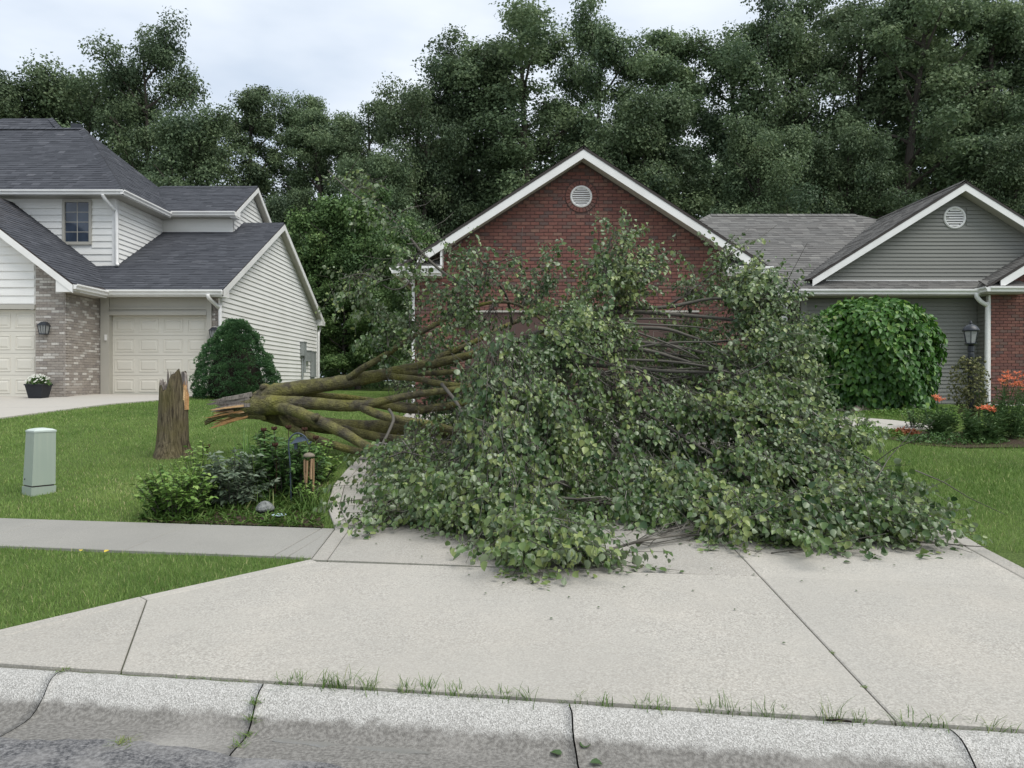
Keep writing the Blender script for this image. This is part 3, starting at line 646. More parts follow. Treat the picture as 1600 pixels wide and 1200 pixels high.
# lower roofs
roofplane([(-10.92, 20.6, 4.05), (-7.75, 20.6, 4.05), (-7.75, 26.2, 6.962), (-12.07, 26.2, 6.962), (-12.07, 22.3, 4.934)], LH, M['shingle'], n_ind=150)
roofplane([(-12.0, 26.2, 6.962), (-7.75, 26.2, 6.962), (-7.75, 31.8, 4.05), (-12.0, 31.8, 4.05)], LH, M['shingle'])
roofplane([(-10.85, 18.98, 4.0), (-10.90, 20.6, 4.04), (-12.07, 22.3, 4.931), (-14.5, 22.3, 6.785), (-14.5, 18.98, 6.785)], LH, M['shingle'], n_ind=150)
roofplane([(-14.5, 18.98, 6.785), (-14.5, 22.3, 6.785), (-18.15, 22.3, 4.0), (-18.15, 18.98, 4.0)], LH, M['shingle'])
caps((-7.78, 26.2, 6.965), (-11.4, 26.2, 6.965), LH, M['shingle'])
# rakes, soffits, eaves
def rake_x(y, xa, za, xb, zb, parent, h=.19, th=.03, m_='trim', drop=.02, sof=.3):
    mb = MB(); mb.prism([(xa, y, za-drop), (xb, y, zb-drop), (xb, y, zb-drop-h), (xa, y, za-drop-h)], (0, th, 0)); mb.build('rake_board', M[m_], parent)
    mb = MB(); mb.prism([(xa, y+th, za-drop-h*.75), (xb, y+th, zb-drop-h*.75), (xb, y+th, zb-drop-h*.75-.015), (xa, y+th, za-drop-h*.75-.015)], (0, sof, 0)); mb.build('soffit', M['trimtan'], parent)
def rake_y(x, ya, za, yb, zb, parent, h=.19, th=.03, m_='trim', drop=.02, sof=.22):
    mb = MB(); mb.prism([(x, ya, za-drop), (x, yb, zb-drop), (x, yb, zb-drop-h), (x, ya, za-drop-h)], (-th, 0, 0)); mb.build('rake_board', M[m_], parent)
    mb = MB(); mb.prism([(x-th, ya, za-drop-h*.75), (x-th, yb, zb-drop-h*.75), (x-th, yb, zb-drop-h*.75-.015), (x-th, ya, za-drop-h*.75-.015)], (-sof, 0, 0)); mb.build('soffit', M['trimtan'], parent)
rake_x(18.97, -10.86, 3.99, -14.5, 6.77, LH); rake_x(18.97, -18.1, 4.02, -14.5, 6.77, LH)
rake_y(-7.745, 20.62, 4.06, 26.2, 6.955, LH); rake_y(-7.745, 31.78, 4.06, 26.2, 6.955, LH)
mb = MB(); mb.prism([(-10.86, 18.985, 3.97), (-11.28, 18.985, 4.24), (-11.28, 18.985, 3.80), (-10.86, 18.985, 3.80)], (0, .03, 0)); mb.build('eave_box', M['trim'], LH)
mb = MB(); mb.bb(-11.24, -10.9, 19.0, 20.65, 3.82, 3.845); mb.bb(-11.2, -7.98, 20.62, 21.02, 3.86, 3.885); mb.build('soffit', M['trimtan'], LH)
mb = MB(); mb.prism([(-7.75, 20.62, 4.04), (-7.75, 21.05, 4.27), (-7.75, 21.05, 3.86), (-7.75, 20.62, 3.86)], (-.2, 0, 0)); mb.prism([(-7.75, 31.78, 4.04), (-7.75, 31.35, 4.27), (-7.75, 31.35, 3.86), (-7.75, 31.78, 3.86)], (-.2, 0, 0)); mb.build('eave_box', M['trim'], LH)
mb = MB(); mb.bb(-10.9, -10.87, 19.0, 20.6, 3.82, 4.0); mb.bb(-10.9, -7.78, 20.6, 20.63, 3.86, 4.05); mb.build('fascia', M['trim'], LH)
gutter((-10.87, 19.0, 4.0), (-10.87, 20.62, 4.0), LH, outn=(1, 0, 0)); gutter((-10.88, 20.6, 4.03), (-7.76, 20.6, 4.03), LH)
gutter((-7.76, 31.8, 4.03), (-12, 31.8, 4.03), LH, outn=(0, 1, 0))
downspout([(-8.12, 20.52, 3.9), (-8.1, 20.55, 3.8), (-7.98, 20.86, 3.6), (-7.955, 20.93, 3.45), (-7.95, 20.94, 1.15)], LH)
downspout([(-7.93, 31.86, 3.9), (-7.93, 31.75, 3.75), (-7.93, 31.52, 3.55), (-7.93, 31.48, 3.4), (-7.93, 31.48, 1.15)], LH)
# upper storey
WIN = (-12.98, -12.24, 5.60, 6.80)
wallsheet(W2, [(-18.5, 4.5), (-11.5, 4.5), (-11.5, 7.0), (-18.5, 7.0)], LH, M['siding'])
siding(W2, [(-18.4, 4.7), (-11.6, 4.7), (-11.6, 6.97), (-18.4, 6.97)], .19, LH, M['siding'], holes=[(WIN[0]-.05, WIN[1]+.05, WIN[2]-.05, WIN[3]+.05)])
RU = R(-11.5)
wallsheet(RU, [(22.3, 4.5), (30, 4.5), (30, 7.0), (22.3, 7.0)], LH, M['siding'], th=.08)
siding(RU, [(22.4, 4.9), (25.25, 4.9), (25.25, 6.97), (22.4, 6.97)], .143, LH, M['siding'])
mb = MB(); mb.bb(-11.6, -11.475, 22.27, 22.4, 4.7, 7.0); mb.build('corner_trim', M['trim'], LH)
win = MB(); a, b, c, d = WIN
for q in ((a-.055, a+.02, c-.05, d+.05), (b-.02, b+.055, c-.05, d+.05)): win.bb(q[0], q[1], 22.24, 22.31, q[2], q[3])
win.bb(a+.02, b-.02, 22.24, 22.31, d-.02, d+.05); win.bb(a+.02, b-.02, 22.235, 22.31, c-.055, c+.03)
wo_ = win.build('window', M['trimtan'], LH)
for i in range(2):
    for j in range(4):
        mb = MB(); cw = (b-a-.04)/2; ch = (d-c-.05)/4
        mb.bb(a+.02+i*cw+.008, a+.02+(i+1)*cw-.008, 22.285, 22.292, c+.03+j*ch+.008, c+.03+(j+1)*ch-.008); mb.build('pane', M['glass'], wo_)
mb = MB(); mb.bb((a+b)/2-.01, (a+b)/2+.01, 22.275, 22.30, c+.03, d-.02)
for j in (1, 2, 3): mb.bb(a+.02, b-.02, 22.277, 22.298, c+.03+j*(d-c-.05)/4-.009, c+.03+j*(d-c-.05)/4+.009)
mb.build('glazing_bar', M['trimtan'], wo_)
# upper roofs
roofplane([(-20.5, 21.85, 7.03), (-11.1, 21.85, 7.03), (-14.04, 25.15, 9.85), (-19, 25.15, 9.85)], LH, M['shingle'])
roofplane([(-11.1, 21.85, 7.03), (-11.1, 30, 7.03), (-14.04, 25.15, 9.85)], LH, M['shingle'])
roofplane([(-11.1, 30, 7.03), (-20.5, 30, 7.03), (-19, 25.15, 9.85), (-14.04, 25.15, 9.85)], LH, M['shingle'])
roofplane([(-22.4, 22.6, 6.95), (-12.9, 22.6, 6.95), (-16.0, 26.7, 10.72), (-17.7, 26.7, 10.72)], LH, M['shingle'])
roofplane([(-12.9, 22.6, 6.95), (-12.9, 31, 6.95), (-16.0, 26.7, 10.72)], LH, M['shingle'])
roofplane([(-22.4, 31, 6.95), (-22.4, 22.6, 6.95), (-17.7, 26.7, 10.72)], LH, M['shingle'])
caps((-11.12, 21.87, 7.05), (-14.04, 25.15, 9.87), LH, M['shingle'], .3); caps((-14.04, 25.15, 9.86), (-18, 25.15, 9.86), LH, M['shingle'])
caps((-14.2, 25.0, 9.3), (-16.0, 26.7, 10.74), LH, M['shingle'])
mb = MB(); mb.box((-14.55, 25.7, 10.06), (.32, .32, .2), .3); mb.build('roof_vent', M['metalblack'], LH)
mb = MB(); mb.bb(-20, -11.13, 21.88, 22.35, 6.885, 6.90); mb.bb(-11.55, -11.13, 22.35, 25.2, 6.885, 6.90); mb.build('soffit', M['trimtan'], LH)
mb = MB(); mb.bb(-20, -11.1, 21.86, 21.885, 6.885, 7.04); mb.bb(-11.125, -11.1, 21.885, 25.0, 6.885, 7.04); mb.build('fascia', M['trim'], LH)
gutter((-20, 21.86, 7.02), (-11.02, 21.86, 7.02), LH); gutter((-11.1, 21.76, 7.02), (-11.1, 24.85, 7.02), LH, outn=(1, 0, 0))
downspout([(-11.62, 21.80, 6.9), (-11.60, 21.86, 6.8), (-11.48, 22.1, 6.55), (-11.44, 22.2, 6.4), (-11.43, 22.22, 5.05), (-11.36, 22.12, 4.97)], LH)
# rear dormer roof with its own small gable
wallsheet(F(25.3), [(-11.6, 6.0), (-9.215, 6.0), (-9.215, 6.99), (-11.6, 6.99)], LH, M['siding'], d=.004)
RD = R(-9.2); wallsheet(RD, [(25.3, 6.0), (28.9, 6.0), (28.9, 7.1), (27.1, 8.25), (25.3, 7.1)], LH, M['siding'])
siding(RD, [(25.34, 6.2), (28.86, 6.2), (28.86, 7.08), (27.1, 8.22), (25.34, 7.08)], .143, LH, M['siding'])
roofplane([(-12.6, 24.9, 7.1), (-8.95, 24.9, 7.1), (-8.95, 27.1, 8.44), (-12.6, 27.1, 8.44)], LH, M['shingle'])
roofplane([(-12.6, 27.1, 8.44), (-8.95, 27.1, 8.44), (-8.95, 29.3, 7.1), (-12.6, 29.3, 7.1)], LH, M['shingle'])
caps((-8.97, 27.1, 8.445), (-12.4, 27.1, 8.445), LH, M['shingle'])
rake_y(-8.945, 24.92, 7.1, 27.1, 8.43, LH, .16, sof=.22); rake_y(-8.945, 29.28, 7.1, 27.1, 8.43, LH, .16, sof=.22)
mb = MB(); mb.bb(-11.2, -8.95, 24.92, 25.3, 6.93, 6.95); mb.build('soffit', M['trimtan'], LH)
mb = MB(); mb.bb(-11.1, -8.97, 24.90, 24.925, 6.93, 7.09); mb.build('fascia', M['trim'], LH)
gutter((-11.0, 24.9, 7.08), (-8.96, 24.9, 7.08), LH)
mb = MB(); mb.prism([(-8.95, 24.93, 7.08), (-8.95, 25.32, 7.3), (-8.95, 25.32, 6.9), (-8.95, 24.93, 6.9)], (-.2, 0, 0)); mb.build('eave_box', M['trim'], LH)
# meters on the side wall
for (y_, z0_, z1_, w_) in ((28.9, 2.55, 3.05, .34), (29.7, 2.35, 2.75, .30), (30.35, 1.75, 2.72, .34)):
    mb = MB(); mb.bb(-7.97, -7.82, y_, y_+w_, z0_, z1_); mb.bb(-7.985, -7.80, y_-.02, y_+w_+.02, z1_, z1_+.03); mb.build('meter_box', M['metalgrey'], LH)
for y_, za, zb, r_ in ((29.05, 1.1, 2.55, .035), (30.5, 1.1, 1.75, .09), (29.35, 1.9, 2.55, .06)):
    mb = MB(); mb.tube([(-7.93, y_, za), (-7.93, y_, zb)], r_, 8); mb.build('conduit', M['metalgrey'], LH)

# ================================================================ BRICK HOUSE
BH = empty('brick_house', (1.5, 18, 1.0), 'single-storey red brick and grey sided house behind the fallen tree', 'house')
GY = 16.5; WG = F(GY); SL = .646
under = lambda x: 6.30-SL*abs(x-1.5)
wallsheet(WG, [(-2.1, .85), (5.1, .85), (5.1, 3.98), (1.5, 6.30), (-2.1, 3.98)], BH, M['mortar'], th=.2)
dL, dR, dT = -.94, 3.94, 3.10
pref = lambda b: -b[2]
vent = (1.485, 5.555, .345)
bricks(WG, [(-2.09, 3.11), (5.09, 3.11), (5.09, 3.96), (1.5, 6.28), (-2.09, 3.96)], .0762, .196, BH, M['brick'], 300, hole=vent, prefer=pref)
bricks(WG, [(-2.09, .90), (dL-.06, .90), (dL-.06, 3.11), (-2.09, 3.11)], .0762, .196, BH, M['brick'], 0)
bricks(WG, [(dR+.06, .90), (5.09, .90), (5.09, 3.11), (dR+.06, 3.11)], .0762, .196, BH, M['brick'], 0)
# round louvred vent in its brick ring
vx, vz, _ = vent; nb = 26
for i in range(nb):
    a0 = 2*math.pi*i/nb+.02; a1 = 2*math.pi*(i+1)/nb-.02; mb = MB(); r0, r1 = .238, .335; y0 = GY-.022-random.uniform(0, .006)
    q = [(vx+r*math.cos(a), vz+r*math.sin(a)) for r, a in ((r0, a0), (r1, a0), (r1, a1), (r0, a1))]
    mb.prism([(p[0], y0, p[1]) for p in q], (0, .03, 0), random.random()); mb.build('brick', M['brick'], BH)
def round_vent(c, y, r, nl, parent, m_):
    mb = MB(); n = 32; prof = [(r, .03), (r, -.02), (r*.93, -.035), (r*.84, -.03), (r*.80, -.005), (r*.80, .03)]
    vs = [(c[0]+q*math.cos(2*math.pi*j/n), y+d, c[1]+q*math.sin(2*math.pi*j/n)) for q, d in prof for j in range(n)]
    mb.add(vs, [(i*n+j, (i+1)*n+j, (i+1)*n+(j+1) % n, i*n+(j+1) % n) for i in range(len(prof)-1) for j in range(n)])
    o = mb.build('gable_vent', m_, parent)
    bk = MB(); bk.add([(c[0]+r*.82*math.cos(2*math.pi*j/n), y+.02, c[1]+r*.82*math.sin(2*math.pi*j/n)) for j in range(n)], [tuple(range(n-1, -1, -1))]); bk.build('backing', M['drip'], o)
    for i in range(nl):
        z = c[1]-r*.78+(i+.5)*r*1.56/nl; hh = r*1.56/nl; hw = math.sqrt(max(.0004, (r*.80)**2-(z-c[1])**2))
        lv = MB(); lv.add([(c[0]-hw, y-.022, z-hh*.34), (c[0]+hw, y-.022, z-hh*.34), (c[0]+hw, y+.01, z+hh*.40), (c[0]-hw, y+.01, z+hh*.40), (c[0]-hw, y-.012, z-hh*.42), (c[0]+hw, y-.012, z-hh*.42)], [(0, 1, 2, 3), (4, 5, 1, 0)]); lv.build('louvre', m_, o)
round_vent((vx, vz), GY-.012, .236, 8, BH, M['trim'])
# near-black panelled door in place of the dark garage opening behind the branches
for q0, q1 in ((dL-.06, dL), (dR, dR+.06)):
    mb = MB(); mb.bb(q0, q1, GY-.03, GY+.2, .9, dT-.062); mb.build('door_jamb', M['drip'], BH)
mb = MB(); mb.bb(dL-.08, dR+.08, GY-.034, GY+.2, dT-.03, dT+.01); mb.build('door_header', M['trimtan'], BH)
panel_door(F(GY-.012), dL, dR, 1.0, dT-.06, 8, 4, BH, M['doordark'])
lantern((-1.02, GY-.012, 3.14), BH, .95, M['metalgrey'])
mb = MB(); mb.bb(-2.15, -2.09, GY-.02, GY+.1, .9, 3.93); mb.build('corner_trim', M['trim'], BH)
# roof of the garage wing
for sx in (-1, 1):
    e_ = 1.5+sx*3.93
    roofplane([(e_, 16.08, 3.97), (1.5, 16.08, 6.51), (1.5, 27, 6.51), (e_, 27, 3.97)] if sx < 0 else [(1.5, 16.08, 6.51), (e_, 16.08, 3.97), (e_, 27, 3.97), (1.5, 27, 6.51)], BH, M['shinglebrown'])
    ee = 1.5+sx*3.50
    rake_x(16.09, ee, 6.49-SL*3.50, 1.5, 6.49, BH, .20, sof=.40)
    # boxed cornice return with its little shingled top
    xa, xb = (1.5+sx*3.93, 1.5+sx*2.99)
    mb = MB(); mb.bb(min(xa, xb), max(xa, xb), 16.12, GY, 3.80, 3.93); mb.build('eave_box', M['trimtan'], BH)
    mb = MB(); mb.bb(min(xa, xb), max(xa, xb), 16.10, 16.125, 3.80, 3.96); mb.build('fascia', M['trim'], BH)
    gutter((min(xa, xb)-.02, 16.10, 3.99), (max(xa, xb)+.02, 16.10, 3.99), BH, h=.14, d=.11)
    lo_, hi_ = sorted((xa+(-.0)*sx, xb))
    roofplane([(lo_, 16.09, 4.0), (hi_, 16.09, 4.0), (hi_, GY, 4.20), (lo_, GY, 4.20)], BH, M['shinglebrown'], th=.02)
    fx = 1.5+sx*2.99; mb = MB(); mb.bb(fx-.02, fx+.02, 16.14, GY, 4.02, 4.40); mb.build('return_end', M['trim'], BH)
caps((1.5, 16.1, 6.515), (1.5, 26.5, 6.515), BH, M['shinglebrown'])
gutter((-2.45, 16.1, 3.98), (-2.45, 27, 3.98), BH, outn=(-1, 0, 0)); gutter((5.45, 16.1, 3.98), (5.45, 19.5, 3.98), BH, outn=(1, 0, 0))
wallsheet(Plane((-2.1, 0, 0), (0, -1, 0), (-1, 0, 0)), [(-27, .9), (-GY, .9), (-GY, 3.95), (-27, 3.95)], BH, M['brick'], th=.1)
wallsheet(R(5.1), [(GY, .9), (19.8, .9), (19.8, 3.95), (GY, 3.95)], BH, M['brick'], th=.1)
# grey wing
WW = F(19.8)
wallsheet(WW, [(7.45, .85), (12.0, .85), (12.0, 3.8), (7.45, 3.8)], BH, M['greysiding'])
siding(WW, [(7.6, .92), (11.97, .92), (11.97, 3.74), (7.6, 3.74)], .1, BH, M['greysiding'], holes=[(10.2, 10.87, 1.85, 2.98)])
mb = MB(); mb.bb(7.44, 7.6, 19.76, 19.85, .85, 3.76); mb.build('corner_trim', M['greysiding'], BH)
mb = MB(); mb.bb(10.2, 10.87, 19.77, 19.82, 1.85, 2.98); wd_ = mb.build('window', M['trim'], BH)
mb = MB(); mb.bb(10.24, 10.83, 19.762, 19.772, 1.89, 2.94); mb.build('pane', M['glass'], wd_)
# entry recess beside the garage
wallsheet(F(21.6), [(5.1, .85), (7.6, .85), (7.6, 3.8), (5.1, 3.8)], BH, M['greysiding'])
wallsheet(Plane((7.45, 0, 0), (0, -1, 0), (-1, 0, 0)), [(-21.6, .85), (-19.85, .85), (-19.85, 3.75), (-21.6, 3.75)], BH, M['greysiding'], th=.05)
siding(Plane((7.45, 0, 0), (0, -1, 0), (-1, 0, 0)), [(-21.6, .9), (-19.86, .9), (-19.86, 3.74), (-21.6, 3.74)], .1, BH, M['greysiding'])
mb = MB(); mb.bb(6.95, 7.12, 19.85, 20.02, .95, 3.72); mb.build('porch_post', M['trim'], BH)
mb = MB(); mb.bb(5.1, 7.46, 19.8, 21.6, 3.74, 3.80); mb.bb(5.1, 7.44, 19.86, 20.0, 3.58, 3.74); mb.build('porch_ceiling', M['trimtan'], BH)
mb = MB(); mb.bb(5.6, 6.6, 21.55, 21.62, 1.0, 3.1); mb.build('front_door', M['doordark'], BH)
# main hip roof
roofplane([(1.4, 19.72, 3.92), (17, 19.72, 3.92), (11.0, 24.4, 6.86), (6.3, 24.4, 6.86)], BH, M['shinglebrown'], n_ind=0)
roofplane([(17, 29, 3.92), (1.4, 29, 3.92), (6.3, 24.4, 6.86), (11.0, 24.4, 6.86)], BH, M['shinglebrown'])
roofplane([(17, 19.72, 3.92), (17, 29, 3.92), (11.0, 24.4, 6.86)], BH, M['shinglebrown'])
roofplane([(1.4, 29, 3.92), (1.4, 19.72, 3.92), (6.3, 24.4, 6.86)], BH, M['shinglebrown'])
caps((6.3, 24.4, 6.87), (11.0, 24.4, 6.87), BH, M['shinglebrown']); caps((1.5, 19.8, 3.98), (6.3, 24.4, 6.87), BH, M['shinglebrown'])
gutter((5.3, 19.70, 3.90), (7.3, 19.70, 3.90), BH)
# grey front gable
GG = F(19.84); ax, az, gs = 11.5, 6.64, .624
gl = lambda x: az-.20-gs*abs(x-ax)
wallsheet(GG, [(7.9, 4.0), (15.1, 4.0), (15.1, gl(15.1)), (ax, gl(ax)), (7.9, gl(7.9))], BH, M['greysiding'])
siding(GG, [(7.9, 4.20), (15.1, 4.20), (15.1, 4.22), (ax, gl(ax)), (7.9, 4.22)], .1, BH, M['greysiding'], holes=[(11.27, 11.73, 5.60, 6.02)])
round_vent((11.42, 5.81), 19.82, .29, 7, BH, M['trim'])
rake_x(19.46, 7.62, az-gs*(ax-7.62), ax, az, BH, .20, sof=.38); rake_x(19.46, 15.4, az-gs*3.9, ax, az, BH, .20, sof=.38)
roofplane([(7.55, 19.45, az+.02-gs*3.95), (ax, 19.45, az+.02), (ax, 24.3, az+.02), (7.55, 24.3, az+.02-gs*3.95)], BH, M['shinglebrown'])
roofplane([(ax, 19.45, az+.02), (15.45, 19.45, az+.02-gs*3.95), (15.45, 24.3, az+.02-gs*3.95), (ax, 24.3, az+.02)], BH, M['shinglebrown'])
caps((ax, 19.46, az+.03), (ax, 24.2, az+.03), BH, M['shinglebrown'])
mb = MB(); mb.bb(8.1, 12.3, 19.80, 19.83, 4.165, 4.20); mb.build('flashing', M['trim'], BH)
# skirt roof under the gable, its eave, gutter and downspout
roofplane([(7.25, 19.28, 3.89), (12.2, 19.28, 3.89), (12.2, 19.83, 4.19), (7.25, 19.83, 4.19)], BH, M['shinglebrown'], n_ind=60, expo=.12, th=.03)
mb = MB(); mb.bb(7.25, 12.0, 19.31, 19.86, 3.735, 3.755); mb.build('soffit', M['trimtan'], BH)
mb = MB(); mb.bb(7.22, 11.8, 19.285, 19.31, 3.735, 3.89); mb.build('fascia', M['trimtan'], BH)
gutter((7.2, 19.28, 3.89), (11.75, 19.28, 3.89), BH)
downspout([(11.62, 19.2, 3.78), (11.62, 19.2, 3.70), (11.72, 19.2, 3.58), (11.87, 19.24, 3.50), (11.93, 19.27, 3.38), (11.90, 19.27, 1.05)], BH, w_=.085)
# right brick wing
WR = F(19.3)
wallsheet(WR, [(12.0, .85), (19, .85), (19, 3.98), (15.5, 6.0), (12.0, 3.98)], BH, M['mortar'])
bricks(WR, [(12.01, .90), (14.6, .90), (14.6, 5.2), (12.01, 3.98)], .0762, .196, BH, M['brick'], 0)
wallsheet(Plane((12.0, 0, 0), (0, -1, 0), (-1, 0, 0)), [(-19.8, .85), (-19.31, .85), (-19.31, 3.75), (-19.8, 3.75)], BH, M['greysiding'], th=.05)
siding(Plane((12.0, 0, 0), (0, -1, 0), (-1, 0, 0)), [(-19.78, .92), (-19.36, .92), (-19.36, 3.74), (-19.78, 3.74)], .1, BH, M['greysiding'])
mb = MB(); mb.bb(11.96, 12.012, 19.27, 19.37, .85, 3.75); mb.build('corner_trim', M['trim'], BH)
roofplane([(11.72, 18.92, 3.95), (15.5, 18.92, 6.25), (15.5, 19.82, 6.25), (11.72, 19.82, 3.95)], BH, M['shinglebrown'], expo=.12)
roofplane([(15.5, 18.92, 6.25), (19.3, 18.92, 3.95), (19.3, 24, 3.95), (15.5, 24, 6.25)], BH, M['shinglebrown'])
rake_x(18.93, 12.05, 4.10, 15.5, 6.22, BH, .20, sof=.38)
roofplane([(11.72, 18.93, 3.93), (12.75, 18.93, 3.93), (12.75, 19.3, 4.12), (11.72, 19.3, 4.12)], BH, M['shinglebrown'], th=.02)
mb = MB(); mb.bb(11.72, 12.72, 18.97, 19.3, 3.76, 3.90); mb.build('eave_box', M['trimtan'], BH)
gutter((11.74, 18.95, 3.92), (13.6, 18.95, 3.92), BH); gutter((11.74, 18.84, 3.92), (11.74, 19.4, 3.92), BH, outn=(-1, 0, 0))
# ================================================================ LEAF MACHINERY
LT_V = np.array([(0, 0, 0), (-.34, .10, .07), (-.50, .42, .15), (-.30, .78, .02), (0, 1.06, -.20), (.30, .78, .04), (.50, .42, .11), (.34, .10, .06)])
LT_F = np.array([(0, 4, 1), (1, 4, 2), (2, 4, 3), (0, 7, 4), (7, 6, 4), (6, 5, 4)])
LN_V = np.array([(0, 0, 0), (-.5, .4, .08), (0, 1, -.08), (.5, .4, .08)]); LN_F = np.array([(0, 2, 1), (0, 3, 2)])     # lanceolate
def norm(a): return a/np.maximum(np.linalg.norm(a, axis=-1, keepdims=True), 1e-9)
def leaves(p, d, n, L, W, tmpl=(LT_V, LT_F)):
    """p base points, d axis directions, n rough normals, L lengths, W widths -> verts, faces"""
    V0, F0 = tmpl; d = norm(d); s = norm(np.cross(d, n)); n = np.cross(s, d)
    V = p[:, None]+d[:, None]*(V0[None, :, 1:2]*L[:, None, None])+s[:, None]*(V0[None, :, 0:1]*W[:, None, None])+n[:, None]*(V0[None, :, 2:3]*L[:, None, None])
    k = len(V0); Fc = (np.arange(len(p))[:, None, None]*k+F0[None]).reshape(-1, 3)
    return V.reshape(-1, 3), Fc
def tubes(paths, r0, r1, sides=3):
    """many thin tubes of equal point count: paths (N,m,3)"""
    Np, m, _ = paths.shape; d = np.empty_like(paths); d[:, 1:-1] = paths[:, 2:]-paths[:, :-2]; d[:, 0] = paths[:, 1]-paths[:, 0]; d[:, -1] = paths[:, -1]-paths[:, -2]; d = norm(d)
    ref = np.where(np.abs(d[..., 2:3]) > .9, np.array((1., 0, 0)), np.array((0, 0, 1.))); a = norm(np.cross(d, ref)); b = np.cross(d, a)
    t = np.linspace(0, 1, m)[None, :, None]; r = (np.asarray(r0).reshape(-1, 1, 1)*(1-t)+np.asarray(r1).reshape(-1, 1, 1)*t)
    an = 2*np.pi*np.arange(sides)/sides
    V = np.stack([paths+a*r*math.cos(q)+b*r*math.sin(q) for q in an], 2).reshape(-1, 3)
    i = np.arange(m-1)[:, None]*sides; j = np.arange(sides)[None]; jn = (j+1) % sides
    q = np.stack([i+j, i+jn, i+sides+jn, i+sides+j], -1).reshape(-1, 4)
    Fq = (np.arange(Np)[:, None, None]*(m*sides)+q[None]).reshape(-1, 4)
    return V, Fq
def rot_to(d):
    d = norm(np.asarray(d, float)); a = np.cross((0, 0, 1.), d)
    if np.linalg.norm(a) < 1e-3: a = np.array((0, 1., 0))
    a = norm(a); return np.stack([d, a, np.cross(d, a)], 1)   # columns: x->d, y->a, z
def spray_template(r, nl, L=.62, droop=.25, lsize=.054):
    t = np.linspace(0, 1, 6); bend = r.uniform(-.25, .25)
    path = np.stack([L*t, bend*L*t*t, -droop*L*t*t], -1)
    q = np.sort(r.uniform(.12, 1, nl)); pb = np.stack([np.interp(q, t, path[:, k]) for k in range(3)], -1)
    ang = r.uniform(.4, 1.4, nl)*np.where(np.arange(nl) % 2, 1, -1)
    pet = np.stack([np.cos(ang), np.sin(ang), r.uniform(-.6, .5, nl)], -1)*r.uniform(.03, .085, nl)[:, None]
    d = np.stack([np.cos(ang), np.sin(ang)*.9, r.uniform(-1.1, .15, nl)], -1)
    n = np.stack([r.normal(0, .55, nl), r.normal(0, .55, nl), np.where(r.random(nl) < .8, 1., -1.)], -1)
    ls = lsize*r.uniform(.45, 1.35, nl)
    V, Fc = leaves(pb+pet, d, n, ls, ls*r.uniform(.82, 1.08, nl))
    petp = np.stack([pb, pb+pet*.5+[0, 0, .004], pb+pet], 1)
    return path, V, Fc, petp, nl

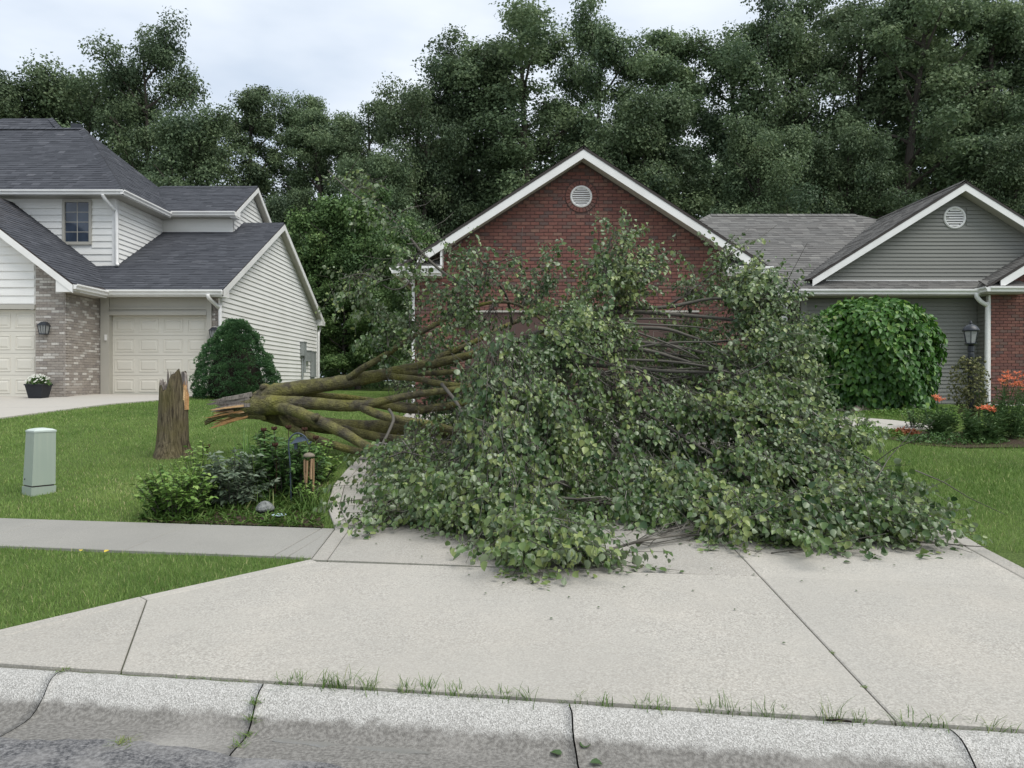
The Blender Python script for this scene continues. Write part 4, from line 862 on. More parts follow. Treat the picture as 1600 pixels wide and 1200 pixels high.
# ================================================================ FALLEN TREE
LIMBS = {}   # name: list of (px, py, D, r_px)
LIMB = [
 # trunk and main forks, seen behind the bed
 ('trunk', [(376, 634, 10.74, 18), (388, 634, 10.73, 19), (404, 633, 10.71, 20.5), (430, 632, 10.68, 19), (462, 636, 10.64, 13)]),
 ('limb', [(388, 630, 10.76, 9), (408, 620, 10.75, 14), (432, 612, 10.75, 15.5), (475, 606, 10.8, 14.5), (545, 595, 10.85, 12), (590, 587, 10.9, 11.5), (635, 578, 10.95, 10.5), (680, 568, 11, 8.5), (745, 552, 11.1, 7), (810, 533, 11.2, 5.5), (900, 512, 11.3, 4)]),
 ('limb', [(402, 632, 10.66, 8), (430, 630, 10.6, 12.5), (460, 629, 10.55, 12), (510, 632, 10.45, 11), (553, 634, 10.4, 10.5), (575, 632, 10.35, 9), (605, 625, 10.3, 7), (640, 618, 10.25, 6.5), (690, 611, 10.2, 6), (740, 606, 10.1, 5.5), (820, 600, 10, 4.5), (930, 588, 9.9, 3.5)]),
 ('limb', [(565, 636, 10.35, 8), (592, 648, 10.2, 8), (630, 657, 10.05, 7.5), (680, 664, 9.9, 7), (712, 673, 9.8, 6), (790, 684, 9.6, 5), (900, 690, 9.4, 4)]),
 ('limb', [(425, 634, 10.6, 7), (445, 638, 10.5, 11), (468, 645, 10.35, 10.5), (492, 655, 10.2, 10), (520, 668, 10.05, 10.5), (548, 683, 9.9, 9.5), (580, 700, 9.7, 8), (640, 722, 9.4, 6.5), (720, 742, 9.0, 5)]),
 ('limb', [(386, 638, 10.82, 9), (412, 645, 10.9, 14), (440, 653, 11.0, 15), (500, 664, 11.1, 15), (560, 668, 11.2, 14), (640, 669, 11.3, 13), (720, 678, 11.3, 11), (820, 684, 11.2, 8), (950, 690, 11, 5)]),
 ('limb', [(440, 648, 10.75, 6), (450, 664, 10.7, 6.5), (470, 676, 10.6, 7), (500, 688, 10.5, 7.5), (545, 702, 10.4, 7), (610, 716, 10.2, 5)]),
 ('limb', [(545, 591, 10.8, 6.5), (566, 576, 10.7, 6.2), (600, 556, 10.6, 5.6), (640, 530, 10.5, 4.8), (700, 497, 10.4, 4.2), (740, 479, 10.35, 3.6), (790, 472, 10.3, 2.8), (830, 487, 10.2, 2.3), (862, 517, 10.1, 1.7)]),
 ('limb', [(640, 577, 11, 6.5), (690, 556, 11.2, 6), (735, 537, 11.4, 5), (800, 505, 11.6, 4), (870, 480, 11.7, 3.2), (930, 463, 11.8, 2.4)]),
 ('limb', [(610, 588, 10.8, 6), (650, 592, 10.7, 5.5), (690, 600, 10.6, 5.2), (735, 603, 10.5, 4.6), (830, 610, 10.4, 3.6), (980, 615, 10.2, 2.8)]),
 ('limb', [(475, 616, 10.9, 7), (520, 620, 11.1, 6.5), (550, 622, 11.3, 6), (620, 632, 11.5, 6), (700, 640, 11.6, 5.5), (800, 645, 11.6, 4.5), (920, 640, 11.5, 3.5)]),
 ('limb', [(570, 628, 10.6, 7), (640, 640, 10.7, 7.5), (690, 636, 10.75, 7), (725, 630, 10.8, 6), (800, 622, 10.8, 4.5), (900, 612, 10.8, 3.5)]),
 ('limb', [(480, 652, 10.8, 8), (540, 672, 10.7, 8.5), (600, 684, 10.6, 8.5), (660, 690, 10.5, 7.5), (730, 700, 10.3, 6), (820, 720, 10, 4)]),
 ('limb', [(630, 582, 10.9, 6), (675, 583, 10.9, 5), (720, 580, 10.9, 4.5), (800, 575, 10.8, 3.4), (900, 575, 10.7, 2.6)]),
 # long straight branches in the hollow of the crown
 ('branch', [(810, 533, 10.65, 5.40), (900, 495, 10.65, 4.08), (960, 483, 10.55, 3.84), (1040, 480, 10.45, 3.36), (1110, 467, 10.35, 2.76), (1150, 470, 10.35, 2.28), (1190, 486, 10.25, 1.68)]),
 ('branch', [(900, 512, 10.75, 4.80), (960, 488, 10.45, 3.84), (1060, 492, 10.35, 3.60), (1130, 498, 10.25, 2.76), (1190, 506, 10.15, 1.80)]),
 ('branch', [(880, 535, 10.45, 4.80), (950, 516, 10.25, 3.84), (1030, 513, 10.15, 3.24), (1080, 526, 10.05, 2.40), (1120, 540, 9.95, 1.68)]),
 ('branch', [(850, 545, 10.35, 5.04), (940, 533, 10.15, 4.20), (1020, 537, 10.05, 3.72), (1090, 549, 9.95, 2.88), (1150, 566, 9.85, 2.04)]),
 ('branch', [(860, 560, 10.25, 4.80), (940, 549, 9.95, 4.08), (1000, 546, 9.85, 3.48), (1060, 561, 9.75, 2.88), (1120, 580, 9.65, 2.04)]),
 ('branch', [(850, 575, 10.05, 4.80), (940, 571, 9.75, 3.84), (1040, 580, 9.65, 3.24), (1110, 582, 9.55, 2.40), (1170, 590, 9.45, 1.68)]),
 ('branch', [(820, 600, 10.2, 4.5), (900, 618, 9.6, 5), (960, 634, 9.3, 4.6), (1030, 650, 9.1, 3.4), (1120, 668, 8.8, 2.4)]),
 ('branch', [(900, 690, 9.6, 4.5), (980, 690, 9.2, 3.8), (1080, 700, 8.8, 3), (1180, 715, 8.4, 2.2), (1290, 740, 8, 1.5)]),
 ('branch', [(930, 588, 9.9, 4), (1000, 640, 9.2, 3), (1080, 690, 8.5, 2.4), (1160, 740, 7.9, 1.9), (1230, 790, 7.3, 1.4)]),
 ('branch', [(980, 615, 10.2, 3), (1080, 620, 9.9, 2.6), (1180, 640, 9.5, 2), (1290, 680, 8.9, 1.5), (1380, 730, 8.3, 1.1)]),
 ('branch', [(950, 690, 10.5, 5), (1050, 700, 9.8, 4), (1150, 740, 9, 3), (1260, 790, 8, 2.2), (1370, 830, 7.1, 1.5)]),
 ('branch', [(700, 497, 10.4, 3.2), (722, 470, 10.35, 2.8), (720, 446, 10.3, 2.5), (690, 424, 10.35, 2.3), (660, 396, 10.4, 2.1), (635, 365, 10.4, 1.9), (608, 340, 10.45, 1.7), (575, 318, 10.5, 1.4), (545, 297, 10.5, 1.1), (512, 266, 10.55, .7)]),
 ('branch', [(660, 396, 10.4, 1.6), (640, 440, 10.3, 1.4), (612, 452, 10.2, 1.1), (570, 428, 10.2, .9), (530, 437, 10.2, .7)]),
 ('branch', [(608, 640, 10, 2.6), (615, 655, 9.8, 2.5), (606, 678, 9.6, 2.3), (597, 700, 9.4, 2.1), (607, 740, 9.1, 1.8), (610, 770, 8.9, 1.4), (600, 800, 8.7, .9)]),
 ('branch', [(690, 600, 10.3, 3), (720, 640, 9.6, 2.8), (740, 700, 8.8, 2.4), (760, 770, 7.6, 2), (800, 850, 6.3, 1.5), (840, 890, 5.7, 1.1)]),
 ('branch', [(740, 606, 10.1, 3.2), (780, 590, 9.4, 3), (820, 640, 8.4, 2.5), (830, 740, 7.4, 2), (850, 830, 6.4, 1.5), (930, 880, 5.7, 1.1)]),
 ('branch', [(900, 495, 11.2, 2.6), (930, 450, 11, 2.2), (945, 410, 10.8, 1.8), (955, 370, 10.7, 1.1)]),
 ('branch', [(800, 505, 11.5, 2.8), (790, 460, 11, 2.2), (760, 420, 10.6, 1.7), (740, 385, 10.5, 1)]),
 ('branch', [(1040, 480, 11, 2.2), (1080, 455, 10.9, 1.8), (1120, 420, 10.8, 1.4), (1145, 392, 10.7, .9)]),
 ('branch', [(640, 722, 9.4, 4), (620, 760, 8.6, 3), (590, 800, 7.6, 2), (560, 822, 7.0, 1.2)]),
]
for _k in range(30):                                       # many thin straight branches through the hollow of the crown
    _a = np.array((random.uniform(760, 980), random.uniform(500, 690), random.uniform(9.6, 10.7))); _l = random.uniform(140, 380); _s = random.uniform(-.14, .34)
    LIMB.append(('branch', [(_a[0]+_l*f, _a[1]+_l*f*_s*(.4+.6*f)-8*math.sin(f*3)+random.uniform(-3, 3), _a[2]-.5*f*abs(_s)*3, r_) for f, r_ in ((0, 2.6), (.3, 2.2), (.6, 1.7), (.85, 1.2), (1, .8))]))
FT = empty('fallen_tree', (1.0, 9.0, float(T(1, 9))), 'uprooted-looking snapped leafy tree lying across the driveway with mossy limbs', 'tree')
FT['label'] = 'large leafy tree snapped off its stump, lying across the driveway with mossy limbs'
limb_pts = []
for nm, pts in LIMB:
    path = [P(a, b, D) for a, b, D, r in pts]; rad = [r*D/1200 for a, b, D, r in pts]
    sp = smoothpath(path, 5); rr = list(np.interp(np.linspace(0, len(path)-1, len(sp)), np.arange(len(path)), rad))
    for p in sp: p[2] = max(p[2], float(T(p[0], p[1]))+.05)
    big = rad[0] > .04
    if big:
        rr = [q*.86 for q in rr]
        for i, p in enumerate(sp):
            p += rng.normal(0, rr[i]*.03, 3)
    mb = MB(); mb.tube(sp, rr, 12 if big else 6, jit=.035 if big else 0, t=None)
    mb.t = list(np.clip(rng.normal(.5, .2, len(mb.t)), 0, 1))
    o = mb.build(nm, M['bark'] if nm != 'branch' else M['twig'], FT, smooth=True)
    if nm == 'branch':
        for d_ in o.data.attributes['tint'].data: d_.value = .45+.4*d_.value
    k = len(sp)
    for i in range(k//4, k): limb_pts.append((sp[i], rr[i]))
# knots
for px, py, D, r in ((492, 653, 10.08, 5), (412, 606, 10.70, 5)):
    c = P(px, py, D); mb = MB(); n = 12
    mb.tube([c+np.array((0, .08, 0)), c+np.array((-.004, -.02, .004)), c+np.array((-.01, -.06, .008))], [r*D/1200*1.5, r*D/1200*1.15, r*D/1200*.7], 10, jit=.1); mb.build('knot', M['bark'], FT, smooth=True)
# torn butt: fresh splinters, weathered heartwood, dangling bark strip
def splinter(mb, p, d, L, w_, h, t):
    d = norm(np.array(d, float)); a = norm(np.cross(d, (0, 0, 1.))); b = np.cross(a, d); p = np.array(p, float)
    vs = []
    for k, (f, q) in enumerate(((0, 1), (.55, .85), (.85, .5), (1, .08))):
        c = p+d*L*f+b*random.uniform(-.01, .01)
        vs += [c+a*w_*q+b*h*q, c-a*w_*q+b*h*q*.8, c-a*w_*q-b*h*q, c+a*w_*q-b*h*q*.8]
    fs = [(3, 2, 1, 0), (12, 13, 14, 15)]+[(4*i+j, 4*i+(j+1) % 4, 4*i+4+(j+1) % 4, 4*i+4+j) for i in range(3) for j in range(4)]
    mb.add(vs, fs, t)
mw = MB(); mg = MB()
for i in range(26):                                         # pale fresh splinters low on the break
    yy = random.uniform(634, 652); dd = 10.75+random.uniform(-.16, .16)
    splinter(mw, P(386+random.uniform(-8, 4), yy, dd), (-1, random.uniform(-.12, .12), -.10-(yy-634)*.012+random.uniform(-.05, .05)), random.uniform(.25, .56), random.uniform(.015, .04), random.uniform(.012, .026), random.random())
for i in range(20):                                         # grey weathered upper wood
    yy = random.uniform(616, 634); dd = 10.75+random.uniform(-.16, .18)
    splinter(mg, P(392+random.uniform(-8, 4), yy, dd), (-1, random.uniform(-.1, .1), -.16+random.uniform(-.07, .05)), random.uniform(.30, .58), random.uniform(.015, .04), random.uniform(.014, .034), random.random())
props(mw.build('fresh_wood', M['wood'], FT), 'pale orange splintered wood at the break'); props(mg.build('weathered_wood', M['woodgrey'], FT), 'grey weathered wood at the break')
mb = MB(); bs = [P(*q) for q in ((420, 652, 10.8), (385, 650, 10.75), (355, 647, 10.72), (335, 653, 10.7), (321, 661, 10.68))]
for i in range(len(bs)-1):
    w0, w1 = (.16, .15, .12, .09, .04)[i:i+2]
    a, b = bs[i], bs[i+1]
    mb.add([a+(0, -w0, .03), a+(0, w0, .03), b+(0, w1, .03), b+(0, -w1, .03), a+(0, -w0*.7, -.035), a+(0, w0*.7, -.035), b+(0, w1*.7, -.03), b+(0, -w1*.7, -.03)], [(0, 3, 2, 1), (4, 5, 6, 7), (0, 4, 7, 3), (1, 2, 6, 5)] + ([(2, 3, 7, 6)] if i == len(bs)-2 else []))
mb.build('bark_strip', M['bark'], FT)
mb = MB(); mb.tube([P(373, 633, 10.76), P(382, 633, 10.74)], [.10, .15], 14, jit=.08); mb.build('break_face', M['wooddark'], FT)

# crown: blobs of leafy sprays (px, py, D, rx px, ry px, depth m, count, direction)
BL = [
 (790,560,8.6,60,46,.6,46,(.3,-.3,-.5)),(800,640,8.0,85,60,.6,80,(.1,-.4,-.8)),(790,720,7.4,85,60,.6,80,(0,-.3,-.8)),(800,785,6.9,95,45,.5,80,(0,-.5,-.7)),(835,845,6.25,75,36,.35,52,(.1,-.6,-.4)),(828,886,5.66,42,16,.16,20,(.1,-.8,-.3)),(920,886,5.65,20,7,.10,5,(1,-.2,.1)),
 (660,768,7.8,62,40,.6,44,(-.3,-.5,-.5)),(602,815,7.0,34,10,.25,12,(-.8,-.3,-.05)),(700,797,7.2,70,26,.4,40,(-.2,-.6,-.2)),(622,712,8.6,40,28,.5,18,(-.5,-.4,-.3)),(700,712,8.8,42,26,.5,14,(0,-.4,-.5)),(655,735,8.4,52,24,.5,22,(-.2,-.4,-.4)),
 (880,700,8.5,70,75,.8,62,(.1,-.4,-.7)),(930,785,7.6,55,36,.6,46,(.1,-.5,-.5)),(1000,755,8.2,80,55,.8,75,(.3,-.4,-.5)),(1010,690,9.0,90,55,.8,55,(.4,-.3,-.4)),
 (1100,775,7.6,90,52,.7,85,(.5,-.5,-.4)),(1180,815,7.0,80,38,.5,64,(.5,-.6,-.2)),(1270,825,6.7,80,34,.5,62,(.6,-.5,-.2)),(1350,803,6.85,72,40,.5,58,(.8,-.3,-.2)),(1412,842,6.45,36,12,.25,13,(1,-.3,-.05)),(1225,866,6.3,38,10,.18,12,(.4,-1,-.05)),(1120,838,6.6,48,16,.3,22,(.3,-.8,-.1)),(1020,808,7.2,60,14,.4,22,(.1,-.6,-.2)),
 (1200,720,8.2,90,55,.8,80,(.6,-.3,-.3)),(1300,735,7.9,75,52,.8,66,(.7,-.3,-.3)),(1350,755,7.6,45,36,.6,30,(.8,-.2,-.3)),
 (1140,640,9.0,85,50,.8,60,(.6,-.2,-.2)),(1212,625,9.0,62,52,.8,74,(.7,-.1,-.2)),(1275,668,8.6,40,32,.6,36,(.8,-.1,-.3)),
 (1175,570,9.5,66,45,.8,70,(.6,0,0)),(1208,540,9.7,36,54,.7,62,(.6,.1,.3)),(1178,485,10.1,42,42,.7,58,(.4,.1,.6)),(1160,442,10.4,32,24,.5,26,(.4,0,.8)),(1128,402,10.6,12,10,.3,4,(.3,0,1)),
 (950,410,10.6,38,40,.6,36,(.1,0,1)),(1000,425,10.6,28,26,.5,13,(.2,0,.8)),(900,475,10.3,60,35,.7,28,(0,0,.7)),(830,448,10.3,38,38,.6,12,(0,0,.9)),(735,432,10.3,40,38,.6,16,(-.2,0,.9)),(770,480,10.2,60,35,.6,18,(0,0,.6)),(700,470,10.2,26,34,.5,10,(-.4,0,.6)),
 (880,530,9.6,75,42,.8,64,(.2,-.2,.1)),(985,465,10.6,45,20,.5,14,(.5,0,.5)),(1085,450,10.8,36,26,.5,13,(.4,0,.7)),(1080,505,10.9,55,14,.6,10,(.6,0,.3)),
 (960,600,9.0,60,34,.6,26,(.3,-.3,-.3)),(1050,632,9.2,80,26,.6,30,(.4,-.3,-.3)),(1030,540,11.4,100,45,.4,34,(.8,0,0)),(1060,560,10.2,80,40,.5,12,(.8,-.2,0)),
 (655,535,10.4,45,30,.6,7,(-.3,0,.5)),(605,525,10.6,40,30,.5,6,(-.5,0,.5)),(640,490,10.6,40,36,.5,6,(-.5,0,.6)),(560,440,10.3,45,14,.4,8,(-1,0,-.2)),(560,290,10.5,32,22,.3,6,(-1,0,.4)),(620,345,10.45,20,20,.3,4,(-.6,0,.6)),(650,400,10.4,26,22,.3,5,(-.4,0,.6)),
 (680,545,11.7,55,36,.4,20,(.2,0,.4)),(690,615,11.8,60,34,.4,24,(.3,0,-.2)),(655,650,11.6,60,22,.4,16,(.2,0,-.3)),(640,600,12.0,40,26,.4,10,(.1,0,.2)),(730,660,10.9,45,30,.4,18,(.2,0,-.3)),(625,700,9.6,45,16,.4,14,(-.2,-.2,-.3)),
 (900,560,12,150,60,.8,60,(.4,.4,0)),(1100,590,11.8,110,60,.8,60,(.6,.4,0)),(1000,650,10.8,150,40,.8,50,(.5,.2,-.3)),(850,640,10.6,60,50,.6,26,(.3,.1,-.3)),(840,580,10.9,45,30,.5,14,(.2,0,.2)),
]
rl = np.random.default_rng(21)
TPL = [spray_template(rl, int(rl.integers(26, 38)), rl.uniform(.5, .75), rl.uniform(.05, .5)) for _ in range(18)]
LV, LF, LTn, TV, TF, nvl, nvt = [], [], [], [], [], 0, 0
PV, PF, npv = [], [], 0
lp = np.array([p for p, r in limb_pts]); lr = np.array([r for p, r in limb_pts])
subpaths, subr = [], []
LEAFREC = []
DENS = 1.6
for (px, py, D, rx, ry, rd, cnt, dr) in BL:
    px += -26 if px > 1280 else (18 if px < 720 and py > 600 else 0); rx *= .84; ry *= .88
    c = P(px, py, D); cnt = int(cnt*DENS); bt = rl.normal(0, .10)
    # branch from the nearest limb to the blob centre
    wgt = np.linalg.norm(lp-c, axis=1)+.6*np.maximum(0, lp[:, 0]-c[0]); a = lp[np.argmin(wgt)]
    mid = (a+c)/2+np.array((0, 0, .10*np.linalg.norm(c-a))); tt = np.linspace(0, 1, 7)[:, None]
    main = (1-tt)**2*a+2*tt*(1-tt)*mid+tt*tt*c
    main[:, 2] = np.maximum(main[:, 2], T(main[:, 0], main[:, 1])+.05)
    V, Fq = tubes(main[None], [.014], [.007], 4); TV.append(V); TF.append(Fq+nvt); nvt += len(V)
    n_up = norm(np.array(dr, float)); left = cnt
    while left > 0:
        while True:
            q = rl.uniform(-1, 1, 3)
            if q.dot(q) <= 1: break
        q *= (q.dot(q)+1e-6)**-.12
        p = P(px+q[0]*rx, py+q[1]*ry, D+q[2]*rd)
        if vnoise(p[0]+.6*p[1], p[2]*1.0-.35*p[1], .34, 5) < .45 and rl.random() < .80: continue      # the crown hangs in clumps with gaps
        rad_dir = np.array((q[0], q[2], -q[1]))
        d = norm(n_up*.8+rad_dir*.6+rl.normal(0, .3, 3))
        ns = int(rl.integers(1, 4)); ns = min(ns, left); left -= ns
        p = p-d*.28*(ns-1)*.5
        st_t = np.clip(rl.normal(.45, .25)+bt, 0, 1); prev = None
        for kk in range(ns):                                  # a hanging strand of sprays
            g_ = float(T(p[0], p[1]))
            if p[2]-g_ < .30: d[2] = max(d[2], rl.uniform(-.2, .2)); d = norm(d); p[2] = max(p[2], g_+.06)+rl.uniform(0, .08)
            Rm = rot_to(d); sc = rl.uniform(.75, 1.1)
            root = p-d*.25*sc
            path, lv, lf, petp, nl = TPL[rl.integers(len(TPL))]
            roll = rl.normal(0, .6); cr_, sr_ = math.cos(roll), math.sin(roll); Rr = Rm@np.array([[1, 0, 0], [0, cr_, -sr_], [0, sr_, cr_]])
            st = (path*sc)@Rr.T+root
            qq = np.sort(rl.uniform(.1, 1, nl))*5; i0 = np.minimum(qq.astype(int), 4); pb = st[i0]+(st[i0+1]-st[i0])*(qq-i0)[:, None]
            ang = rl.uniform(.4, 1.5, nl)*np.where(np.arange(nl) % 2, 1, -1)
            ld = (np.stack([np.cos(ang), np.sin(ang), rl.normal(0, .4, nl)], -1))@Rr.T
            pb = pb+ld*rl.uniform(.02, .075, nl)[:, None]
            dw = ld*.55+np.array((0, 0, -1.))*rl.uniform(.1, 1.3, nl)[:, None]
            nw = rad_dir*np.array((.7, .7, .3))*1.0+np.array((0, -.25, .55))+rl.normal(0, .5, (nl, 3)); nw[rl.random(nl) < .14] *= -1
            ls = .053*sc*rl.uniform(.45, 1.35, nl); v, _f = leaves(pb, dw, nw, ls, ls*rl.uniform(.82, 1.08, nl))
            lid = np.repeat(np.arange(nl), 8)
            gz_ = T(v[:, 0], v[:, 1])+.03+.06*rl.random(nl)[lid]; v[:, 2] = np.maximum(v[:, 2], gz_+.45*(v[:, 2]-gz_).clip(-.06, 0))
            st[:, 2] = np.maximum(st[:, 2], T(st[:, 0], st[:, 1])+.04)
            lt = np.clip(st_t+rl.normal(0, .2, nl), 0, 1)
            LV.append(v); LF.append(lf+nvl); LTn.append(lt[lid]); nvl += len(v)
            subpaths.append(st)
            ja = main[rl.integers(2, 7)] if prev is None else prev
            f = np.stack([ja, ja*.66+root*.34+rl.normal(0, .03, 3), ja*.33+root*.67+rl.normal(0, .04, 3), root]); f[:, 2] = np.maximum(f[:, 2], T(f[:, 0], f[:, 1])+.03)
            subr.append(f); prev = st[3].copy()
            p = p+d*rl.uniform(.22, .34); d = norm(d+np.array((0, 0, -.22))+rl.normal(0, .14, 3))
V, Fq = tubes(np.array(subpaths), np.full(len(subpaths), .0042), np.full(len(subpaths), .0018), 3); TV.append(V); TF.append(Fq+nvt); nvt += len(V)
V, Fq = tubes(np.array(subr), np.full(len(subr), .0055), np.full(len(subr), .0030), 3); TV.append(V); TF.append(Fq+nvt); nvt += len(V)
# bare pale twigs in the crown
bp = []
for k in range(150):
    b = BL[rl.integers(7, len(BL))]; p = P(b[0]+rl.normal(0, .6)*b[3], b[1]+rl.normal(0, .6)*b[4], b[2]+rl.normal(0, .5)*b[5]-.2)
    d = norm(np.array(b[7], float)*.6+np.array((.6, 0, 0))+rl.normal(0, .55, 3)); L_ = rl.uniform(.3, .9)
    t = np.linspace(0, 1, 4)[:, None]; q = p+d*L_*t+rl.normal(0, .03, (4, 3))*t; q[:, 2] = np.maximum(q[:, 2], T(q[:, 0], q[:, 1])+.03); bp.append(q)
V, Fq = tubes(np.array(bp), rl.uniform(.004, .009, len(bp)), np.full(len(bp), .0022), 4); TV.append(V); TF.append(Fq+nvt); nvt += len(V)
TVc = np.concatenate(TV)
props(raw('twigs', TVc, np.concatenate(TF), M['twig'], FT, tint=np.repeat(rl.random(len(TVc)//4+1), 4)[:len(TVc)]), kind='stuff')
AV = np.concatenate(LV); AF = np.concatenate(LF); AT = np.concatenate(LTn)
nleaf = len(AV)//8; cen = AV.reshape(nleaf, 8, 3).mean(1)
# the 300 leaves nearest the street are leaves of their own
order = np.argsort(cen[:, 1]+rl.uniform(0, .25, nleaf)); own = order[:300]; rest = np.ones(nleaf, bool); rest[own] = False
for i in own: raw('leaf', AV[i*8:i*8+8], LT_F.copy(), M['leaf'], FT, tint=AT[i*8:i*8+8])
ids = np.where(rest)[0]
props(raw('foliage', AV.reshape(nleaf, 8, 3)[ids].reshape(-1, 3), (np.arange(len(ids))[:, None, None]*8+LT_F[None]).reshape(-1, 3), M['leaf'], FT, tint=AT.reshape(nleaf, 8)[ids].ravel()), kind='stuff')

# ================================================================ STUMP
sx_, sy_ = -4.84, 10.95; sz_ = float(T(sx_, sy_))
ST = empty('tree_stump', (sx_, sy_, sz_), 'waist-high broken tree stump with jagged splintered top on the lawn', 'tree stump')
n = 40; V = []; Fc = []; rings = [(-.05, .29), (.03, .268), (.10, .245), (.22, .228), (.4, .218), (.6, .212), (.8, .208), (.95, .205)]
def topz(a):   # jagged rim height by angle, angle 0 = right, -90 deg = towards the street
    d = math.degrees(a) % 360
    base = np.interp(d, [0, 15, 32, 48, 62, 75, 100, 140, 165, 185, 200, 215, 235, 250, 262, 275, 300, 320, 332, 345, 360], [.80, .84, 1.10, 1.22, 1.24, 1.16, 1.02, 1.00, 1.06, 1.06, 1.08, 1.02, .98, .93, .95, 1.12, 1.20, 1.22, 1.05, .80, .80])
    return base+random.uniform(-.035, .035)
tz = [topz(2*math.pi*j/n) for j in range(n)]
for z, r in rings:
    for j in range(n):
        a = 2*math.pi*j/n; rr = r*(1+.03*math.sin(5*a+1)+.02*math.sin(9*a)+(.11*max(0, math.sin(3*a+.6)) if z < .15 else 0))+random.uniform(-.004, .004)
        V.append((sx_+.9*rr*math.cos(a)+.02*z, sy_+rr*math.sin(a), sz_+min(z, tz[j]-.02)))
for j in range(n):
    a = 2*math.pi*j/n; V.append((sx_+.185*math.cos(a)+.02, sy_+.185*math.sin(a), sz_+tz[j]))
m_ = len(rings)+1
Fc = [(i*n+j, i*n+(j+1) % n, (i+1)*n+(j+1) % n, (i+1)*n+j) for i in range(m_-1) for j in range(n)]
raw('bark', V, Fc, M['barkstump'], ST, tint=rng.random(len(V)), smooth=True)
V = []
for k, (r, dz) in enumerate(((.184, .0), (.15, -.01), (.135, -.12), (.09, -.24), (.02, -.26))):
    for j in range(n):
        a = 2*math.pi*j/n; V.append((sx_+r*math.cos(a)+.02, sy_+r*math.sin(a), sz_+(tz[j]+dz+random.uniform(-.03, .03) if k < 2 else min(tz[j]+dz, .98+dz*.6)+random.uniform(-.03, .03))))
Fc = [(i*n+j, i*n+(j+1) % n, (i+1)*n+(j+1) % n, (i+1)*n+j) for i in range(4) for j in range(n)]
props(raw('broken_top', V, Fc, M['woodgrey'], ST, tint=rng.random(len(V))), 'grey weathered hollow of the break')
mb = MB(); sg = MB()
def spike(mb, a, r, z0, h, w_, t):
    r *= .88; c = np.array((sx_+r*math.cos(a)+.02, sy_+r*math.sin(a), sz_+z0)); splinter(mb, c, (random.uniform(-.06, .06), random.uniform(-.06, .06), 1), h, w_, w_*.6, t)
for k in range(16): spike(sg, math.radians(random.uniform(270, 335)), random.uniform(.12, .20), .72, random.uniform(.30, .53), random.uniform(.012, .03), random.random())
for k in range(14): spike(sg, math.radians(random.uniform(160, 260)), random.uniform(.10, .2), .80, random.uniform(.12, .32), random.uniform(.008, .022), random.random())
for k in range(8): spike(mb, math.radians(random.uniform(338, 358)), random.uniform(.17, .20), .66, random.uniform(.22, .52), random.uniform(.012, .026), random.random())
for k in range(5): spike(mb, math.radians(random.uniform(350, 372)), random.uniform(.20, .215), .66, random.uniform(.16, .30), random.uniform(.012, .024), random.random())
mb.build('fresh_wood', M['wood'], ST); sg.build('splinters', M['woodgrey'], ST)
# ================================================================ WOODLAND BEHIND THE HOUSES
def tree_data(seed, H, cr_, base, nclump=90, leaf=.20, per=300, lean=0.0):
    """local coordinates. returns wood MB, leaf verts, faces, tint"""
    r = np.random.default_rng(seed); mb = MB()
    tp = [np.array((lean*H*t*t+.25*math.sin(3*t+seed), .2*math.sin(2*t+seed*2), H*.93*t)) for t in np.linspace(0, 1, 9)]
    mb.tube(tp, list(np.linspace(H*.017, H*.003, 9)), 7, t=.4)
    cl = []; nb = 24
    for i in range(nb):
        t = base+(.96-base)*(i+r.uniform(.1, .9))/nb; p0 = np.array([np.interp(t, np.linspace(0, 1, 9), [q[k] for q in tp]) for k in range(3)])
        prof = math.sin(math.pi*min(1, max(.02, (t-base)/(1.04-base)))**.75)**.6
        L_ = cr_*(.35+.75*prof)*r.uniform(.7, 1.15); az = i*2.4+r.normal(0, .4); up = r.uniform(.25, .9)+.5*t
        d = norm(np.array((math.cos(az), math.sin(az), up)))
        path = [p0+d*L_*q+np.array((0, 0, -.10*L_*q*q))+r.normal(0, .12, 3)*q for q in np.linspace(0, 1, 6)]
        mb.tube(path, list(np.linspace(H*.007*(1.15-t*.6), H*.0012, 6)), 5, t=.4)
        for j in range(max(2, int(nclump/nb))):
            q = r.uniform(.38, 1.05); c = path[0]+(path[-1]-path[0])*q+r.normal(0, .28*L_*.5, 3)*np.array((1, 1, .8))
            cl.append((c, r.uniform(.45, 1.2)*cr_*.225)); 
            if r.random() < .35: mb.tube([path[int(q*4)], (path[int(q*4)]+c)/2+r.normal(0, .1, 3), c], [.035, .025, .012], 4, t=.4)
    cl.append((tp[-1]+np.array((0, 0, .3)), cr_*.2))
    P_, Nn, tn = [], [], []
    for c, R_ in cl:
        k = int(per*(R_/(cr_*.192))**2*r.uniform(.6, 1.2)); v = norm(r.normal(0, 1, (k, 3))); rad = R_*(r.random(k)**.42)
        # lumpy outline
        rad *= 1+.35*np.sin(v[:, 0]*4+c[0]*3)*np.sin(v[:, 1]*5+c[1]*2)
        q = c+v*rad[:, None]*np.array((1.15, 1.15, .75)); P_.append(q)
        Nn.append(norm(v*.7+np.array((0, 0, .6))+r.normal(0, .6, (k, 3))))
        tn.append(np.clip(r.normal(.45, .18)+r.normal(0, .17, k), 0, 1))
    p = np.concatenate(P_); nn = np.concatenate(Nn); tn = np.concatenate(tn); k = len(p)
    d = norm(np.cross(nn, r.normal(0, 1, (k, 3)))); L_ = leaf*r.uniform(.6, 1.4, k)
    V, Fc = leaves(p, d, nn, L_, L_*.75, (LN_V, LN_F))
    return mb, V, Fc, np.repeat(tn, 4)
M['barkwood'] = mat('barkwood', [(0, (.06, .052, .045)), (1, (.10, .088, .072))], .95, .1)
VAR = []
